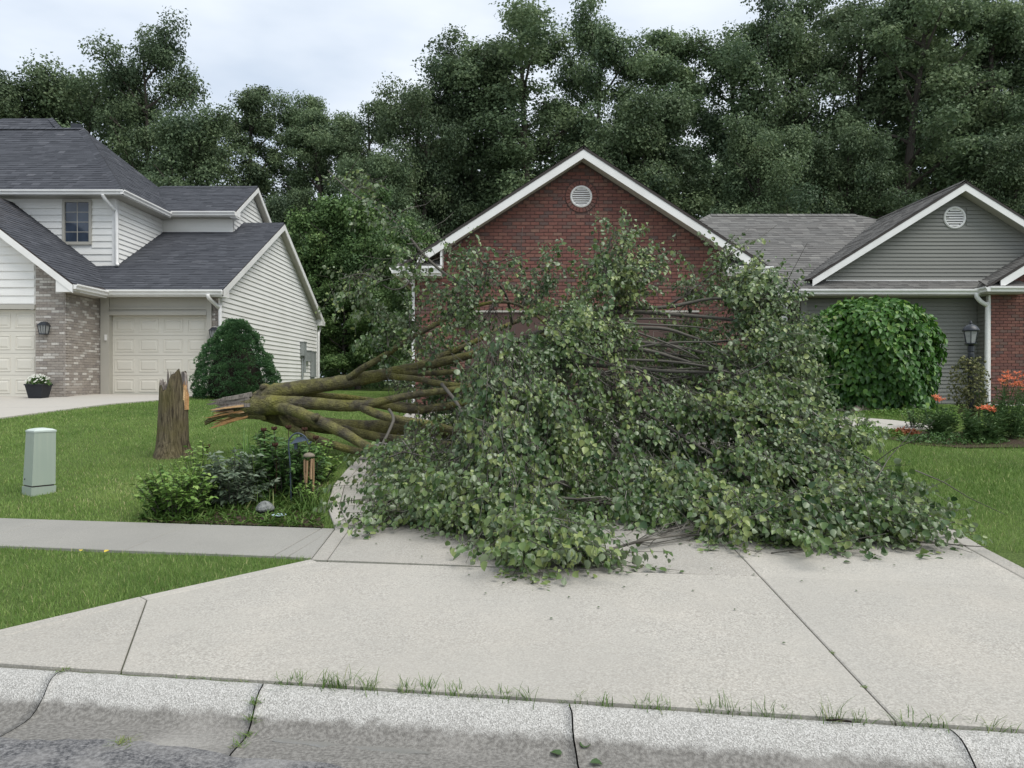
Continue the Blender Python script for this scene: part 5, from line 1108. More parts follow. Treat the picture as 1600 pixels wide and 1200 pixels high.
for i, (H, c_, b_, ncl, per, lf) in enumerate(((20, 4.6, .18, 190, 430, .155), (22, 4.0, .22, 185, 420, .15), (18, 5.0, .12, 195, 430, .155), (21, 3.5, .28, 150, 360, .15), (15, 4.0, .06, 180, 420, .145), (9, 3.0, .02, 130, 340, .13))):
    mb, V, Fc, tn = tree_data(40+i, H, c_, b_, ncl, lf, per, (.03, -.04, .05, .06, 0, 0)[i])
    mw = bpy.data.meshes.new('trunk'); mw.from_pydata(mb.v, [], mb.f); mw.update(); mw.materials.append(M['barkwood'])
    a = mw.attributes.new('tint', 'FLOAT', 'POINT'); a.data.foreach_set('value', np.array(mb.t, np.float32))
    ml = bpy.data.meshes.new('crown'); m = len(Fc)
    ml.vertices.add(len(V)); ml.vertices.foreach_set('co', V.astype(np.float32).ravel()); ml.loops.add(m*3); ml.loops.foreach_set('vertex_index', Fc.astype(np.int32).ravel())
    ml.polygons.add(m); ml.polygons.foreach_set('loop_start', np.arange(0, m*3, 3, dtype=np.int32)); ml.polygons.foreach_set('loop_total', np.full(m, 3, dtype=np.int32)); ml.update(calc_edges=True)
    a = ml.attributes.new('tint', 'FLOAT', 'POINT'); a.data.foreach_set('value', tn.astype(np.float32)); ml.materials.append(M['leafwood'])
    VAR.append((mw, ml, H))
def wood_tree(px, D, topy, var, rz, label, wide=1.0, young=False, grp='woodland trees behind the houses', name='woodland_tree'):
    x = (px-800)*D/1200; z0 = float(T(x, D)); Hh = 1.6+(595-topy)*D/1200-z0
    mw, ml, H = VAR[var]; s = Hh/H
    o = empty(name, (x, D, z0), label, 'tree', grp)
    for me, nm in ((mw, 'trunk'), (ml, 'crown')):
        q = bpy.data.objects.new(nm, me); COL.objects.link(q); q.parent = o; q.rotation_euler = (0, 0, rz); q.scale = (s*wide, s*wide, s)
        if nm == 'crown' and young:
            q.material_slots[0].link = 'OBJECT'; q.material_slots[0].material = M['leafyoung']
        if nm == 'crown': q['kind'] = 'stuff'
    return o
TREES = [
 (-60, 46, 120, 2, .3, 'dark broadleaf tree at the left edge above the cream house roof', 1),
 (30, 44, 115, 0, 1.1, 'rounded dark tree just above the cream house hip roof', 1),
 (130, 47, 95, 2, 2.0, 'dense tree behind the peak of the cream house roof', .95),
 (232, 45, 48, 0, 2.9, 'tallest broadleaf tree behind the cream house, rising right of its hip', .82),
 (310, 42, 175, 4, .5, 'shorter dense tree filling the dip right of the tall tree behind the cream house', .9),
 (385, 46, 112, 3, 1.7, 'thin-crowned tree with bare top twigs in the low part of the skyline', .95),
 (465, 48, 135, 1, 2.2, 'loose airy tree in the low skyline between the two houses', .85),
 (520, 45, 160, 3, 3.4, 'narrow tree with sky showing through, between the two houses', 1),
 (590, 47, 150, 1, .9, 'slim tree left of the big crown behind the brick gable', .9),
 (660, 44, 112, 2, 1.4, 'broad tree behind the left slope of the brick gable', .75),
 (740, 46, 60, 0, 4.0, 'tall dense tree up left of the brick gable peak', .9),
 (840, 45, 8, 1, .2, 'very tall tree straight behind the brick gable peak', 1.15),
 (935, 47, 18, 0, 5.1, 'tall round-topped tree right behind the brick gable peak', .78),
 (1060, 46, 18, 3, 2.6, 'tall open tree standing alone above the valley between the gables', 1.0),
 (1010, 43, 150, 4, 3.0, 'lower dark tree right of the brick gable peak', .9),
 (1150, 47, 30, 1, 1.3, 'tall tree above the middle grey roof ridge', 1.0),
 (1235, 45, -10, 0, .6, 'tall heavy tree above the right end of the grey roof ridge', .8),
 (1180, 39, 190, 4, 4.4, 'low bushy tree just behind the grey roof ridge', .85),
 (1320, 47, -30, 1, 3.3, 'tall tree behind the left slope of the grey gable', 1.0),
 (1400, 43, -40, 3, 5.5, 'tall tree with dark forked trunk beside the grey gable peak', 1.05),
 (1480, 47, -60, 0, 2.4, 'tall tree directly behind the grey gable peak', .8),
 (1560, 44, -30, 1, 4.8, 'tall tree above the right slope of the grey gable', 1.0),
 (1640, 46, -50, 2, .1, 'tall dark tree at the right edge of the wood', .8),
 (1330, 40, 200, 4, 1.9, 'low dark tree between the grey roof ridge and grey gable', .8),
 (1590, 39, 210, 4, 2.7, 'low bushy tree behind the right slope of the grey gable', .8),
]
for px, D, ty, va, rz, lb, wd_ in TREES: wood_tree(px, D, ty, va, rz, lb, wd_)
YOUNG = [
 (455, 41, 300, 4, .4, 'green tree right behind the small dormer gable of the cream house', .8, 4),
 (500, 37, 330, 5, 2.2, 'bushy green tree beside the cream house side wall', 1.0, 5),
 (560, 36, 300, 5, 1.2, 'leafy green tree midway between the two houses', .95, 5),
 (625, 33, 340, 5, 3.0, 'light green young tree close to the left eave of the brick house', .75, 5),
 (655, 31, 395, 5, 5.0, 'low bright green bush tucked behind the brick garage corner', .8, 5),
 (540, 35, 420, 5, 4.1, 'low round bush in the gap between the houses', 1.25, 5),
 (590, 40, 240, 4, 2.5, 'mid-height green tree behind the gap between the houses', .8, 4),
]
for i, (px, D, ty, va, rz, lb, wd_, _) in enumerate(YOUNG): wood_tree(px, D, ty, va, rz, lb, wd_, young=i not in (0, 6), grp='green trees in the gap between the houses', name='garden_tree')
# the far wood closing the view: one mass
Vf, Ff, Tf, nf = [], [], [], 0; rf = np.random.default_rng(5)
for k in range(54):
    px = rf.uniform(-250, 1850); D = rf.uniform(58, 72); va = int(rf.integers(0, 5)); x = (px-800)*D/1200
    me = VAR[va][1]; H = VAR[va][2]; nvv = len(me.vertices); co = np.empty(nvv*3, np.float32); me.vertices.foreach_get('co', co); co = co.reshape(-1, 3)
    nq = nvv//4; keep = np.where(rf.random(nq) < .045)[0]; q = co.reshape(nq, 4, 3)[keep].copy(); ctr = q.mean(1, keepdims=True); q = ctr+(q-ctr)*2.7
    hh = float(np.interp(px, [-250, 200, 420, 600, 750, 1850], [16, 16, 12.5, 12.5, 20, 22]))*rf.uniform(.8, 1.05); s = hh/H; a = rf.uniform(0, 6.28); ca, sa = math.cos(a), math.sin(a)
    q = q.reshape(-1, 3); q = np.stack([(q[:, 0]*ca-q[:, 1]*sa)*s*1.2+x, (q[:, 0]*sa+q[:, 1]*ca)*s*1.2+D, q[:, 2]*s*1.0+1.0], -1)
    m = len(q)//4; Vf.append(q); Ff.append((np.arange(m)[:, None, None]*4+LN_F[None]).reshape(-1, 3)+nf); Tf.append(np.repeat(rf.normal(.35, .2, m).clip(0, 1), 4)); nf += len(q)
ug = 30000; ux = rf.uniform(-42, 48, ug); uy = rf.uniform(50, 60, ug); uz = 1.1+rf.random(ug)**1.3*(4.0+2.5*vnoise(ux, uy, 3.0, 9))
d = norm(rf.normal(0, 1, (ug, 3))); L_ = rf.uniform(.2, .4, ug); V, Fc = leaves(np.stack([ux, uy, uz], -1), d, norm(rf.normal(0, 1, (ug, 3))+[0, -.5, .8]), L_, L_*.75, (LN_V, LN_F))
Vf.append(V); Ff.append(Fc+nf); Tf.append(np.repeat(rf.normal(.3, .2, ug).clip(0, 1), 4))
props(raw('far_woodland', np.concatenate(Vf), np.concatenate(Ff), M['leafwood'], tint=np.concatenate(Tf), origin=(0, 60, 1.2)), 'dark mass of woodland closing the view behind the trees', 'woodland', kind='stuff')
# ================================================================ GARDEN THINGS
def g2(px, py):
    for D in np.arange(2.5, 60, .01):
        x = (px-800)*D/1200
        if 1.6+(595-py)*D/1200 <= float(T(x, D)): return x, D, float(T(x, D))
def shrub(name, xy, rx, ry, h, nst, npl, size, m_, label, cat, seed, tmpl=(LN_V, LN_F), wl=.45, droop=.5, group=None, stem='twig', erect=.8, start=.15, tn=.45, dome=True):
    """a plant: fanned stems with leaves along them"""
    r = np.random.default_rng(seed); x, y = xy; z = float(T(x, y))
    o = empty(name, (x, y, z), label, cat, group); a = r.uniform(0, 2*np.pi, nst); rr = np.sqrt(r.random(nst))
    b = np.stack([x+rx*.35*rr*np.cos(a), y+ry*.35*rr*np.sin(a), np.full(nst, z-.02)], -1)
    hh = h*(np.sqrt(np.clip(1-.75*rr**2, .1, 1)) if dome else np.ones(nst))*r.uniform(.65, 1.05, nst)
    tip = np.stack([x+rx*rr*np.cos(a), y+ry*rr*np.sin(a), z+hh], -1)
    t = np.linspace(0, 1, 5)[None, :, None]; mid = b*.5+tip*.5+np.array((0, 0, 1.))*hh[:, None]*.22
    pa = (1-t)**2*b[:, None]+2*t*(1-t)*mid[:, None]+t*t*tip[:, None]
    V, Fq = tubes(pa, np.full(nst, .006), np.full(nst, .002), 3); raw('stems', V, Fq, M[stem], o, tint=np.full(len(V), .3))
    q = r.uniform(start, 1.0, (nst, npl)); s_ = np.repeat(np.arange(nst), npl); q = q.ravel()[:, None]
    p = (1-q)**2*b[s_]+2*q*(1-q)*mid[s_]+q*q*tip[s_]; k = len(p); az = r.uniform(0, 2*np.pi, k)
    d = np.stack([np.cos(az), np.sin(az), r.uniform(-droop, .45, k)], -1); n = norm(np.stack([r.normal(0, .5, k), r.normal(0, .5, k), np.ones(k)], -1))
    L_ = size*r.uniform(.6, 1.3, k); V, Fc = leaves(p, d, n, L_, L_*wl*r.uniform(.8, 1.2, k), tmpl)
    V[:, 2] = np.maximum(V[:, 2], T(V[:, 0], V[:, 1])+.01)
    tt = np.clip(tn+.25*(q[:, 0]-.5)+np.repeat(r.normal(0, .1, nst), npl)+r.normal(0, .16, k), 0, 1)
    props(raw('foliage', V, Fc, M[m_], o, tint=np.repeat(tt, len(tmpl[0]))), kind='stuff'); return o
def strap(name, xy, n, h, spread, wd, m_, label, cat, seed, group=None, base=.04, tn=.5, droop=.5):
    """a tuft of arching blades, one mesh"""
    r = np.random.default_rng(seed); x, y = xy; z = float(T(x, y)); a = r.uniform(0, 2*np.pi, n); hh = h*r.uniform(.5, 1.1, n); sp = spread*r.uniform(.2, 1.1, n)
    bx = x+r.normal(0, base, n); by = y+r.normal(0, base, n); V = []; tq = [0, .35, .7, 1]
    sx, sy = -np.sin(a), np.cos(a); ww = wd*r.uniform(.7, 1.3, n)
    for t in tq:
        cx = bx+np.cos(a)*sp*t**1.6; cy = by+np.sin(a)*sp*t**1.6; cz = z-.01+hh*(t*(1+droop)-droop*t*t*(1+.3*sp/np.maximum(hh, .01))); w_ = ww*(1-t)**.6*.5+.0006
        V += [np.stack([cx-sx*w_, cy-sy*w_, cz], -1), np.stack([cx+sx*w_, cy+sy*w_, cz], -1)]
    V = np.stack(V, 1).reshape(-1, 3); o4 = np.arange(n)[:, None]*8
    Fq = np.concatenate([o4+np.array([[2*i, 2*i+1, 2*i+3, 2*i+2]]) for i in range(3)]); V[:, 2] = np.maximum(V[:, 2], T(V[:, 0], V[:, 1])+.004)
    return props(raw(name, V, Fq, M[m_], tint=np.repeat(np.clip(r.normal(tn, .22, n), 0, 1), 8), origin=(x, y, z)), label, cat, group)

# ---- planted bed by the driveway
shrub('garden_shrub', (-3.30, 7.52), .46, .30, .55, 80, 28, .062, 'leaflime', 'lime green leafy shrub spilling over the pavement edge', 'shrub', 1, wl=.5, tn=.42)
shrub('garden_shrub', (-3.22, 7.95), .40, .30, .66, 46, 24, .06, 'leaflime', 'yellow-green upright shrub behind the lime shrub at the bed end', 'shrub', 2, wl=.45, tn=.55)
shrub('garden_shrub', (-2.88, 7.90), .44, .30, .66, 56, 26, .085, 'leafgrey', 'grey-green shrub with pale pointed leaves in the middle of the bed', 'shrub', 3, wl=.42, tn=.5)
shrub('peony_bush', (-2.44, 8.30), .50, .36, .74, 76, 28, .085, 'leafpeony', 'dark green peony bush with dried seed heads behind the wind chime', 'shrub', 4, wl=.42, tn=.45)
shrub('peony_bush', (-2.72, 8.62), .42, .30, .72, 56, 26, .085, 'leafpeony', 'dark green peony bush farther back, below the torn trunk', 'shrub', 14, wl=.42, tn=.5)
shrub('garden_shrub', (-2.32, 9.05), .34, .34, .55, 34, 22, .07, 'leaflime', 'light green shrub between the peony bush and the driveway edge', 'shrub', 5, wl=.5, tn=.45)
shrub('garden_shrub', (-2.10, 7.95), .16, .22, .32, 20, 16, .05, 'leaflime', 'small light green plant against the driveway edge', 'shrub', 6, wl=.45, tn=.5)
mb_ = [(-2.75, 8.5, .70), (-2.62, 8.45, .72), (-2.45, 8.4, .74), (-2.3, 8.5, .70), (-3.2, 8.05, .60), (-2.5, 8.1, .60), (-2.15, 8.4, .62)]
for i, (x, y, h_) in enumerate(mb_):
    z = float(T(x, y)); mb = MB(); mb.tube([(x, y, z+.1), (x+.02, y, z+h_*.6), (x+.01, y-.02, z+h_)], .004, 4)
    for k in range(5):
        a = k*1.26; mb.tube([(x+.01, y-.02, z+h_), (x+.01+.022*math.cos(a), y-.02+.022*math.sin(a), z+h_+.018), (x+.01+.03*math.cos(a), y-.02+.03*math.sin(a), z+h_+.04)], [.008, .014, .003], 5)
    props(mb.build('seed_head', M['seed'], origin=(x, y, z)), 'dark dried seed head on a thin stalk above the bed plants', 'seed head', 'dried seed heads in the bed')
strap('ornamental_grass', (-2.80, 8.12), 34, .86, .30, .022, 'leaflime', 'tall arching pale green blades in the middle of the bed', 'grass clump', 7, tn=.45)
strap('ornamental_grass', (-3.22, 7.85), 22, .55, .18, .018, 'leaflime', 'short clump of upright blades among the lime shrubs', 'grass clump', 8, tn=.5)
for i, (x, y, n_, lb) in enumerate(((-2.02, 7.72, 40, 'arching weedy grass clump between the chime and driveway edge'), (-2.45, 7.78, 30, 'weedy grass clump behind the stone ornament'), (-2.25, 7.95, 26, 'thin grass clump at the foot of the hook pole'))):
    strap('grass_clump', (x, y), n_, .26, .22, .010, 'weed', lb, 'grass clump', 30+i, base=.08, tn=.5)
# low weedy cover of the bed front
rg = np.random.default_rng(77); nb_ = 6500; x = rg.uniform(-4.0, -1.75, nb_); y = rg.uniform(7.0, 8.6, nb_); k = inpoly(x, y, BED) & (rg.random(nb_) < .25+.9*vnoise(x, y, .35, 4)); x = x[k]; y = y[k]; nb_ = len(x)
d = np.stack([rg.normal(0, 1, nb_), rg.normal(0, 1, nb_), rg.uniform(.1, 1.3, nb_)], -1); L_ = rg.uniform(.05, .13, nb_); V, Fc = leaves(np.stack([x, y, T(x, y)+.02], -1), d, rg.normal(0, .5, (nb_, 3))+[0, 0, 1], L_, L_*.17, (LN_V, LN_F))
props(raw('ground_cover', V, Fc, M['weed'], tint=np.repeat(rg.normal(.4, .22, nb_).clip(0, 1), 4), origin=(-2.9, 7.8, .28)), 'low weedy ground cover at the front of the bed', 'ground cover', kind='stuff')
# ---- stone ornament, plate
x, y, z = g2(414, 805); mb = MB()
mb.lathe((x, y, z), [(.055, -.02), (.05, .035), (.075, .045), (.095, .05), (.092, .072), (.07, .105), (.04, .13), (.008, .14)], 18)
sto = mb.build('stone_ornament', M['stone'], smooth=True, origin=(x, y, z)); props(sto, 'small grey pitted stone dome ornament in the bed front', 'garden ornament')
x, y, z = g2(436, 812); mb = MB(); mb.lathe((x, y, z+.035), [(.0, 0), (.05, .0), (.07, .012), (.066, .014), (.045, .005), (.0, .004)], 16); 
props(mb.build('dish', M['plate'], smooth=True, origin=(x, y, z)), 'small pale blue dish lying in the bed weeds', 'dish')
# ---- shepherd hook, feeder and wind chime
hx, hy, hz = g2(455, 790); top = P(451, 688, hy)
mb = MB(); ht = top[2]
mb.tube(smoothpath([(hx, hy, hz-.05), (hx-.01, hy, hz+.4), (top[0], hy, ht-.05), (top[0]+.02, hy, ht+.03), (top[0]+.09, hy, ht+.075), (top[0]+.17, hy, ht+.04), (top[0]+.20, hy, ht-.03), (top[0]+.22, hy, ht-.035), (top[0]+.235, hy, ht-.01)], 5), .008, 7)
hook = mb.build('hook_pole', M['bluedark'], smooth=True, origin=(hx, hy, hz)); props(hook, 'thin dark metal shepherd hook standing in the bed', 'garden hook')
mb = MB(); fx, fy, fz = top[0]+.10, hy+.02, ht-.02
mb.add([(fx-.08, fy-.05, fz-.02), (fx+.09, fy-.05, fz+.02), (fx+.09, fy+.07, fz+.02), (fx-.08, fy+.07, fz-.02), (fx-.02, fy, fz+.05), (fx+.05, fy, fz+.06)], [(0, 1, 5, 4), (1, 2, 5), (2, 3, 4, 5), (3, 0, 4), (3, 2, 1, 0)])
mb.bar((fx-.03, fy, fz-.01), (fx-.03, fy, fz-.07), .03, .03); mb.bar((fx+.005, fy, fz+.05), (fx+.02, fy, fz+.10), .004, .004)
props(mb.build('bird_feeder', M['bluedark'], origin=(fx, fy, fz-.07)), 'small dark blue roofed feeder hanging from the hook pole', 'bird feeder')
cx, cy, cz = top[0]+.212, hy, P(481, 712, hy)[2]
ch = empty('wind_chime', (cx, cy, cz), 'bamboo wind chime hanging from the hook in the bed', 'wind chime')
mb = MB(); mb.lathe((cx, cy, cz), [(.058, -.012), (.062, 0), (.05, .018), (.02, .03), (.004, .033)], 16); mb.build('top_disc', M['chimetop'], ch, smooth=True)
mb = MB(); mb.tube([(cx, cy, cz+.03), (cx, cy, ht-.035)], .002, 4); mb.tube([(cx, cy, cz), (cx, cy, cz-.2)], .0015, 4); mb.build('string', M['seed'], ch)
for k, L_ in enumerate((.34, .20, .28, .24, .27, .21)):
    a = k*1.047+.4; ex, ey = cx+.045*math.cos(a), cy+.045*math.sin(a); mb = MB(); z0 = cz-.03-.012*k % .03; mb.cur = random.random()
    mb.tube([(ex, ey, z0), (ex+random.uniform(-.008, .008), ey, z0-L_*.5), (ex+random.uniform(-.02, .012), ey, z0-L_)], .0105, 8); mb.build('bamboo_tube', M['bamboo'], ch, smooth=False)

# ---- utility pedestal
px_, py_ = -5.36, 8.70; pz = float(T(px_, py_)); PD = empty('utility_pedestal', (px_, py_, pz), 'grey-green plastic utility pedestal leaning slightly on the left lawn', 'utility box')
mb = MB(); th = math.radians(-37); w_ = .118; hgt = .70
def pcol(mb, w0, w1, z0, z1):
    vs = []
    for ww, zz in ((w0, z0), (w1, z1)):
        for a, b in ((-1, -1), (1, -1), (1, 1), (-1, 1)):
            lx, ly = a*ww, b*ww; vs.append((px_+lx*math.cos(th)-ly*math.sin(th)+.035*zz, py_+lx*math.sin(th)+ly*math.cos(th), pz+zz))
    mb.add(vs, [(3,2,1,0),(4,5,6,7),(0,1,5,4),(1,2,6,5),(2,3,7,6),(3,0,4,7)])
pcol(mb, .122, .112, .105, hgt); mb.build('body', M['pedestal'], PD)
mb = MB(); pcol(mb, .126, .128, -.05, .088); mb.build('base', M['pedestal'], PD)
mb = MB(); pcol(mb, .112, .112, .088, .105); mb.build('seam', M['drip'], PD)
mb = MB(); pcol(mb, .117, .117, hgt, hgt+.018); pcol(mb, .115, .085, hgt+.018, hgt+.034); pcol(mb, .084, .03, hgt+.034, hgt+.044); mb.build('cap', M['pedtop'], PD)
for k in range(7):                                          # moulded ribs on the street face
    u_ = -.075+k*.025; mb = MB(); vs = []
    q = []
    for zz in (.16, hgt-.05):
        ww = .122+(.112-.122)*(zz-.105)/(hgt-.105)
        for du, dd in ((-.004, -.001), (.004, -.001), (0, .004)):
            lx, ly = u_+du, -(ww+dd); q.append((px_+lx*math.cos(th)-ly*math.sin(th)+.035*zz, py_+lx*math.sin(th)+ly*math.cos(th), pz+zz))
    mb.add(q, [(0, 1, 4, 3), (1, 2, 5, 4), (2, 0, 3, 5), (0, 2, 1), (3, 4, 5)])
    # sits on the face towards the driveway
    mb.build('rib', M['pedestal'], PD)
mb = MB(); lx, ly = -.07, -.1225; c = (px_+lx*math.cos(th)-ly*math.sin(th)+.035*.18, py_+lx*math.sin(th)+ly*math.cos(th), pz+.17); mb.lathe((c[0], c[1], c[2]), [(.0, -.009), (.009, -.005), (.009, .005), (0, .009)], 8); mb.build('lock', M['drip'], PD)

# ---- pot with flowers by the brick pier
qx, qy = -11.62, 18.85; qz = float(T(qx, qy))+.03; PT = empty('flower_pot', (qx, qy, qz), 'square black planter with white flowers by the tan brick pier', 'plant pot')
mb = MB(); vs = []
for ww, zz in ((.155, 0), (.21, .31), (.225, .31), (.225, .345), (.195, .345), (.19, .30)): vs += [(qx+a*ww, qy+b*ww, qz+zz) for a, b in ((-1, -1), (1, -1), (1, 1), (-1, 1))]
mb.add(vs, [(3, 2, 1, 0), (20, 21, 22, 23)]+[(4*i+j, 4*i+(j+1) % 4, 4*i+4+(j+1) % 4, 4*i+4+j) for i in range(5) for j in range(4)]); mb.build('planter', M['pot'], PT)
r = np.random.default_rng(3); k = 900; v = norm(r.normal(0, 1, (k, 3))); v[:, 2] = np.abs(v[:, 2]); p = np.array((qx, qy, qz+.33))+v*np.array((.27, .25, .19))*(r.random((k, 1))**.4)
L_ = r.uniform(.03, .06, k); V, Fc = leaves(p, v+r.normal(0, .5, (k, 3)), r.normal(0, .5, (k, 3))+[0, 0, 1], L_, L_*.6, (LN_V, LN_F)); props(raw('leaves', V, Fc, M['leafpeony'], PT, tint=np.repeat(r.random(k), 4)), kind='stuff')
k = 60; v = norm(r.normal(0, 1, (k, 3))); v[:, 2] = np.abs(v[:, 2])+.2; p = np.array((qx, qy, qz+.34))+v*np.array((.28, .26, .2)); p = np.repeat(p, 5, 0); az = np.tile(np.arange(5)*1.257, k); d = np.stack([np.cos(az), np.sin(az)*.6, np.sin(az)*.7+.2], -1)
V, Fc = leaves(p, d, np.tile([[0, -1., .5]], (5*k, 1)), np.full(5*k, .03), np.full(5*k, .026), (LN_V, LN_F)); raw('flowers', V, Fc, M['petalwhite'], PT, tint=np.repeat(r.random(5*k), 4))

# ---- dwarf spruce
ex, ey = -7.0, 19.45; ez = float(T(ex, ey)); SP = empty('dwarf_spruce', (ex, ey, ez), 'dense dark green conical dwarf spruce at the cream house corner', 'shrub')
r = np.random.default_rng(9); HS, RS = 1.93, .92; P_, N_, TT = [], [], []
prof = lambda t: RS*np.interp(t, [0, .1, .3, .55, .8, .93, 1], [.88, 1, .98, .76, .42, .2, .03])
for k in range(520):
    t = r.random()**1.25*.97; a = r.uniform(0, 6.283); R_ = prof(t)*r.uniform(.86, 1.03)*(1+.07*math.sin(a*4+t*9)+.06*math.sin(a*7-t*17)); c = np.array((ex+R_*math.cos(a), ey+R_*math.sin(a), ez+.04+t*HS)); nn = norm(np.array((math.cos(a), math.sin(a), .75))); m = 85
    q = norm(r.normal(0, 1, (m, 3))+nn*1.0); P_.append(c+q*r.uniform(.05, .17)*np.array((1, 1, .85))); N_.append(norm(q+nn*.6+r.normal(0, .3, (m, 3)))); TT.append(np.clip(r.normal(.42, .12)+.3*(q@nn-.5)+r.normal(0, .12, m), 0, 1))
p = np.concatenate(P_); dd = np.concatenate(N_); k = len(p); L_ = r.uniform(.035, .065, k)
V, Fc = leaves(p, dd, r.normal(0, 1, (k, 3)), L_, L_*.45, (LN_V, LN_F)); props(raw('needles', V, Fc, M['needle'], SP, tint=np.repeat(np.concatenate(TT), 4)), kind='stuff')
mb = MB(); mb.lathe((ex, ey, ez), [(prof(t)*.72, .03+t*HS*.93) for t in np.linspace(0, 1, 12)], 20); mb.build('dark_core', M['wooddark'], SP, smooth=True)  # solid near-black core puts the shade between the needles into colour

# ---- weeping mulberry dome
ux, uy = 7.66, 16.45; uz = float(T(ux, uy)); WM = empty('weeping_mulberry', (ux, uy, uz), 'dome-shaped weeping tree with bright green hanging leaves before the grey wall', 'tree')
r = np.random.default_rng(15); mb = MB(); mb.tube([(ux, uy, uz-.05), (ux+.03, uy, uz+.7), (ux, uy, uz+1.6)], [.08, .06, .05], 8); mb.build('trunk', M['barkwood'], WM)
k = 12500; a = r.uniform(0, 6.283, k); t = r.random(k)**.9
HT = 2.22; rad = 1.30*np.interp(t, [0, .25, .5, .7, .85, .95, 1], [.93, .98, 1, .97, .84, .6, .08])*(1+.07*np.sin(a*4+t*3)+.06*np.sin(a*9+t*9))*r.uniform(.80, 1.03, k)
p = np.stack([ux+rad*np.cos(a), uy+rad*np.sin(a), uz+.10+t*HT*(1+.03*np.sin(a*4))], -1); out_ = np.stack([np.cos(a), np.sin(a), np.clip((t-.55)*1.8, 0, 2)], -1)
d = norm(out_*.35+np.array((0, 0, -1.))*(1-.5*t[:, None])+r.normal(0, .33, (k, 3))); nn = norm(out_+np.array((0, 0, .25))+r.normal(0, .35, (k, 3))); L_ = r.uniform(.075, .14, k)
V, Fc = leaves(p, d, nn, L_, L_*.82); tt = np.clip(r.normal(.36, .17, k)+np.where(r.random(k) < .10, .45, 0)+.22*(t-.5), 0, 1)
V[:, 2] = np.maximum(V[:, 2], T(V[:, 0], V[:, 1])+.03)
props(raw('crown', V, Fc, M['leafmul'], WM, tint=np.repeat(tt, 8)), kind='stuff')
k = 70; a = r.uniform(0, 6.283, k); t = np.linspace(0, 1, 7)[None, :]; rr = 1.18*np.sin(t*np.pi/2)*r.uniform(.8, 1, (k, 1)); pa = np.stack([ux+rr*np.cos(a)[:, None], uy+rr*np.sin(a)[:, None], uz+1.6+.55*np.sin(np.minimum(t*2.2, 1)*np.pi*.5)-2.0*np.clip(t-.45, 0, 1)**1.1*1.7*r.uniform(.5, 1, (k, 1))], -1)
V, Fq = tubes(pa, np.full(k, .014), np.full(k, .004), 4); props(raw('branches', V, Fq, M['twig'], WM, tint=np.full(len(V), .1)), kind='stuff')

# ---- lamp post with climbing vine
lx, ly = 7.17, 12.0; lz = float(T(lx, ly)); LP = empty('lamp_post', (lx, ly, lz), 'black garden lamp post with glass lantern beside the downspout', 'lamp post')
zt_ = lambda py: 1.6+(595-py)*ly/1200
mb = MB(); mb.lathe((lx, ly, 0), [(.045, lz-.05), (.045, zt_(552)), (.040, zt_(551)), (.047, zt_(549)), (.047, zt_(541)), (.03, zt_(540)), (.03, zt_(537))], 12); mb.build('post', M['metalblack'], LP, smooth=False)
mb = MB(); mb.bar((lx-.22, ly, zt_(576)), (lx+.05, ly, zt_(576)), .022, .022); mb.build('crossbar', M['metalblack'], LP)
mb = MB(); mb.lathe((lx, ly, 0), [(.03, zt_(540.5)), (.085, zt_(538)), (.088, zt_(536.5)), (.075, zt_(536))], 12); mb.build('lantern_base', M['metalblack'], LP)
mb = MB(); mb.lathe((lx, ly, 0), [(.072, zt_(536)), (.105, zt_(518))], 6); mb.build('lantern_glass', M['lampglass'], LP)
mb = MB()
for k in range(6):
    a = 2*math.pi*k/6; mb.bar((lx+.074*math.cos(a), ly+.074*math.sin(a), zt_(536)), (lx+.107*math.cos(a), ly+.107*math.sin(a), zt_(518)), .012, .012)
mb.build('lantern_frame', M['metalblack'], LP)
mb = MB(); mb.lathe((lx, ly, 0), [(.10, zt_(518)), (.122, zt_(517.5)), (.12, zt_(515.5)), (.095, zt_(511)), (.055, zt_(508)), (.02, zt_(506.5)), (.018, zt_(505.5)), (.028, zt_(504.5)), (.012, zt_(503.5)), (.012, zt_(502.5)), (.003, zt_(501))], 14); mb.build('lantern_roof', M['metalblack'], LP, smooth=True)
r = np.random.default_rng(31); k = 1500; t = r.random(k); a = r.uniform(0, 6.283, k); rad = .30*np.interp(t, [0, .2, .55, .8, 1], [.35, .6, 1, .9, .35])*np.sqrt(r.random(k)); p = np.stack([lx-.03+rad*np.cos(a), ly+rad*np.sin(a), lz+.25+t*.98], -1)
VN = empty('climbing_vine', (lx, ly, lz), 'olive climbing vine with round seed heads wound round the lamp post', 'vine')
L_ = r.uniform(.03, .06, k); V, Fc = leaves(p, r.normal(0, 1, (k, 3)), r.normal(0, .6, (k, 3))+[0, -.3, 1], L_, L_*.7, (LN_V, LN_F)); props(raw('leaves', V, Fc, M['leafvine'], VN, tint=np.repeat(np.clip(r.normal(.4, .25, k), 0, 1), 4)), kind='stuff')
mb = MB()
for k in range(7):
    ph = k*.9; mb.tube([(lx+.06*math.cos(ph+q*5)+.02*k*math.sin(q*3), ly+.06*math.sin(ph+q*5), lz+q*1.15) for q in np.linspace(0, 1, 12)], .005, 4)
mb.build('stems', M['twig'], VN)
mb = MB()
for k in range(46):
    a = random.uniform(0, 6.28); t = random.uniform(.35, 1.05); rr = .27*random.uniform(.5, 1.05); mb.lathe((lx-.03+rr*math.cos(a), ly+rr*math.sin(a), lz+.25+t*.98), [(.003, -.022), (.018, -.012), (.024, 0), (.018, .014), (.003, .022)], 7, t=random.uniform(.7, 1))
props(mb.build('seed_heads', M['leafvine'], VN, smooth=True), kind='stuff')
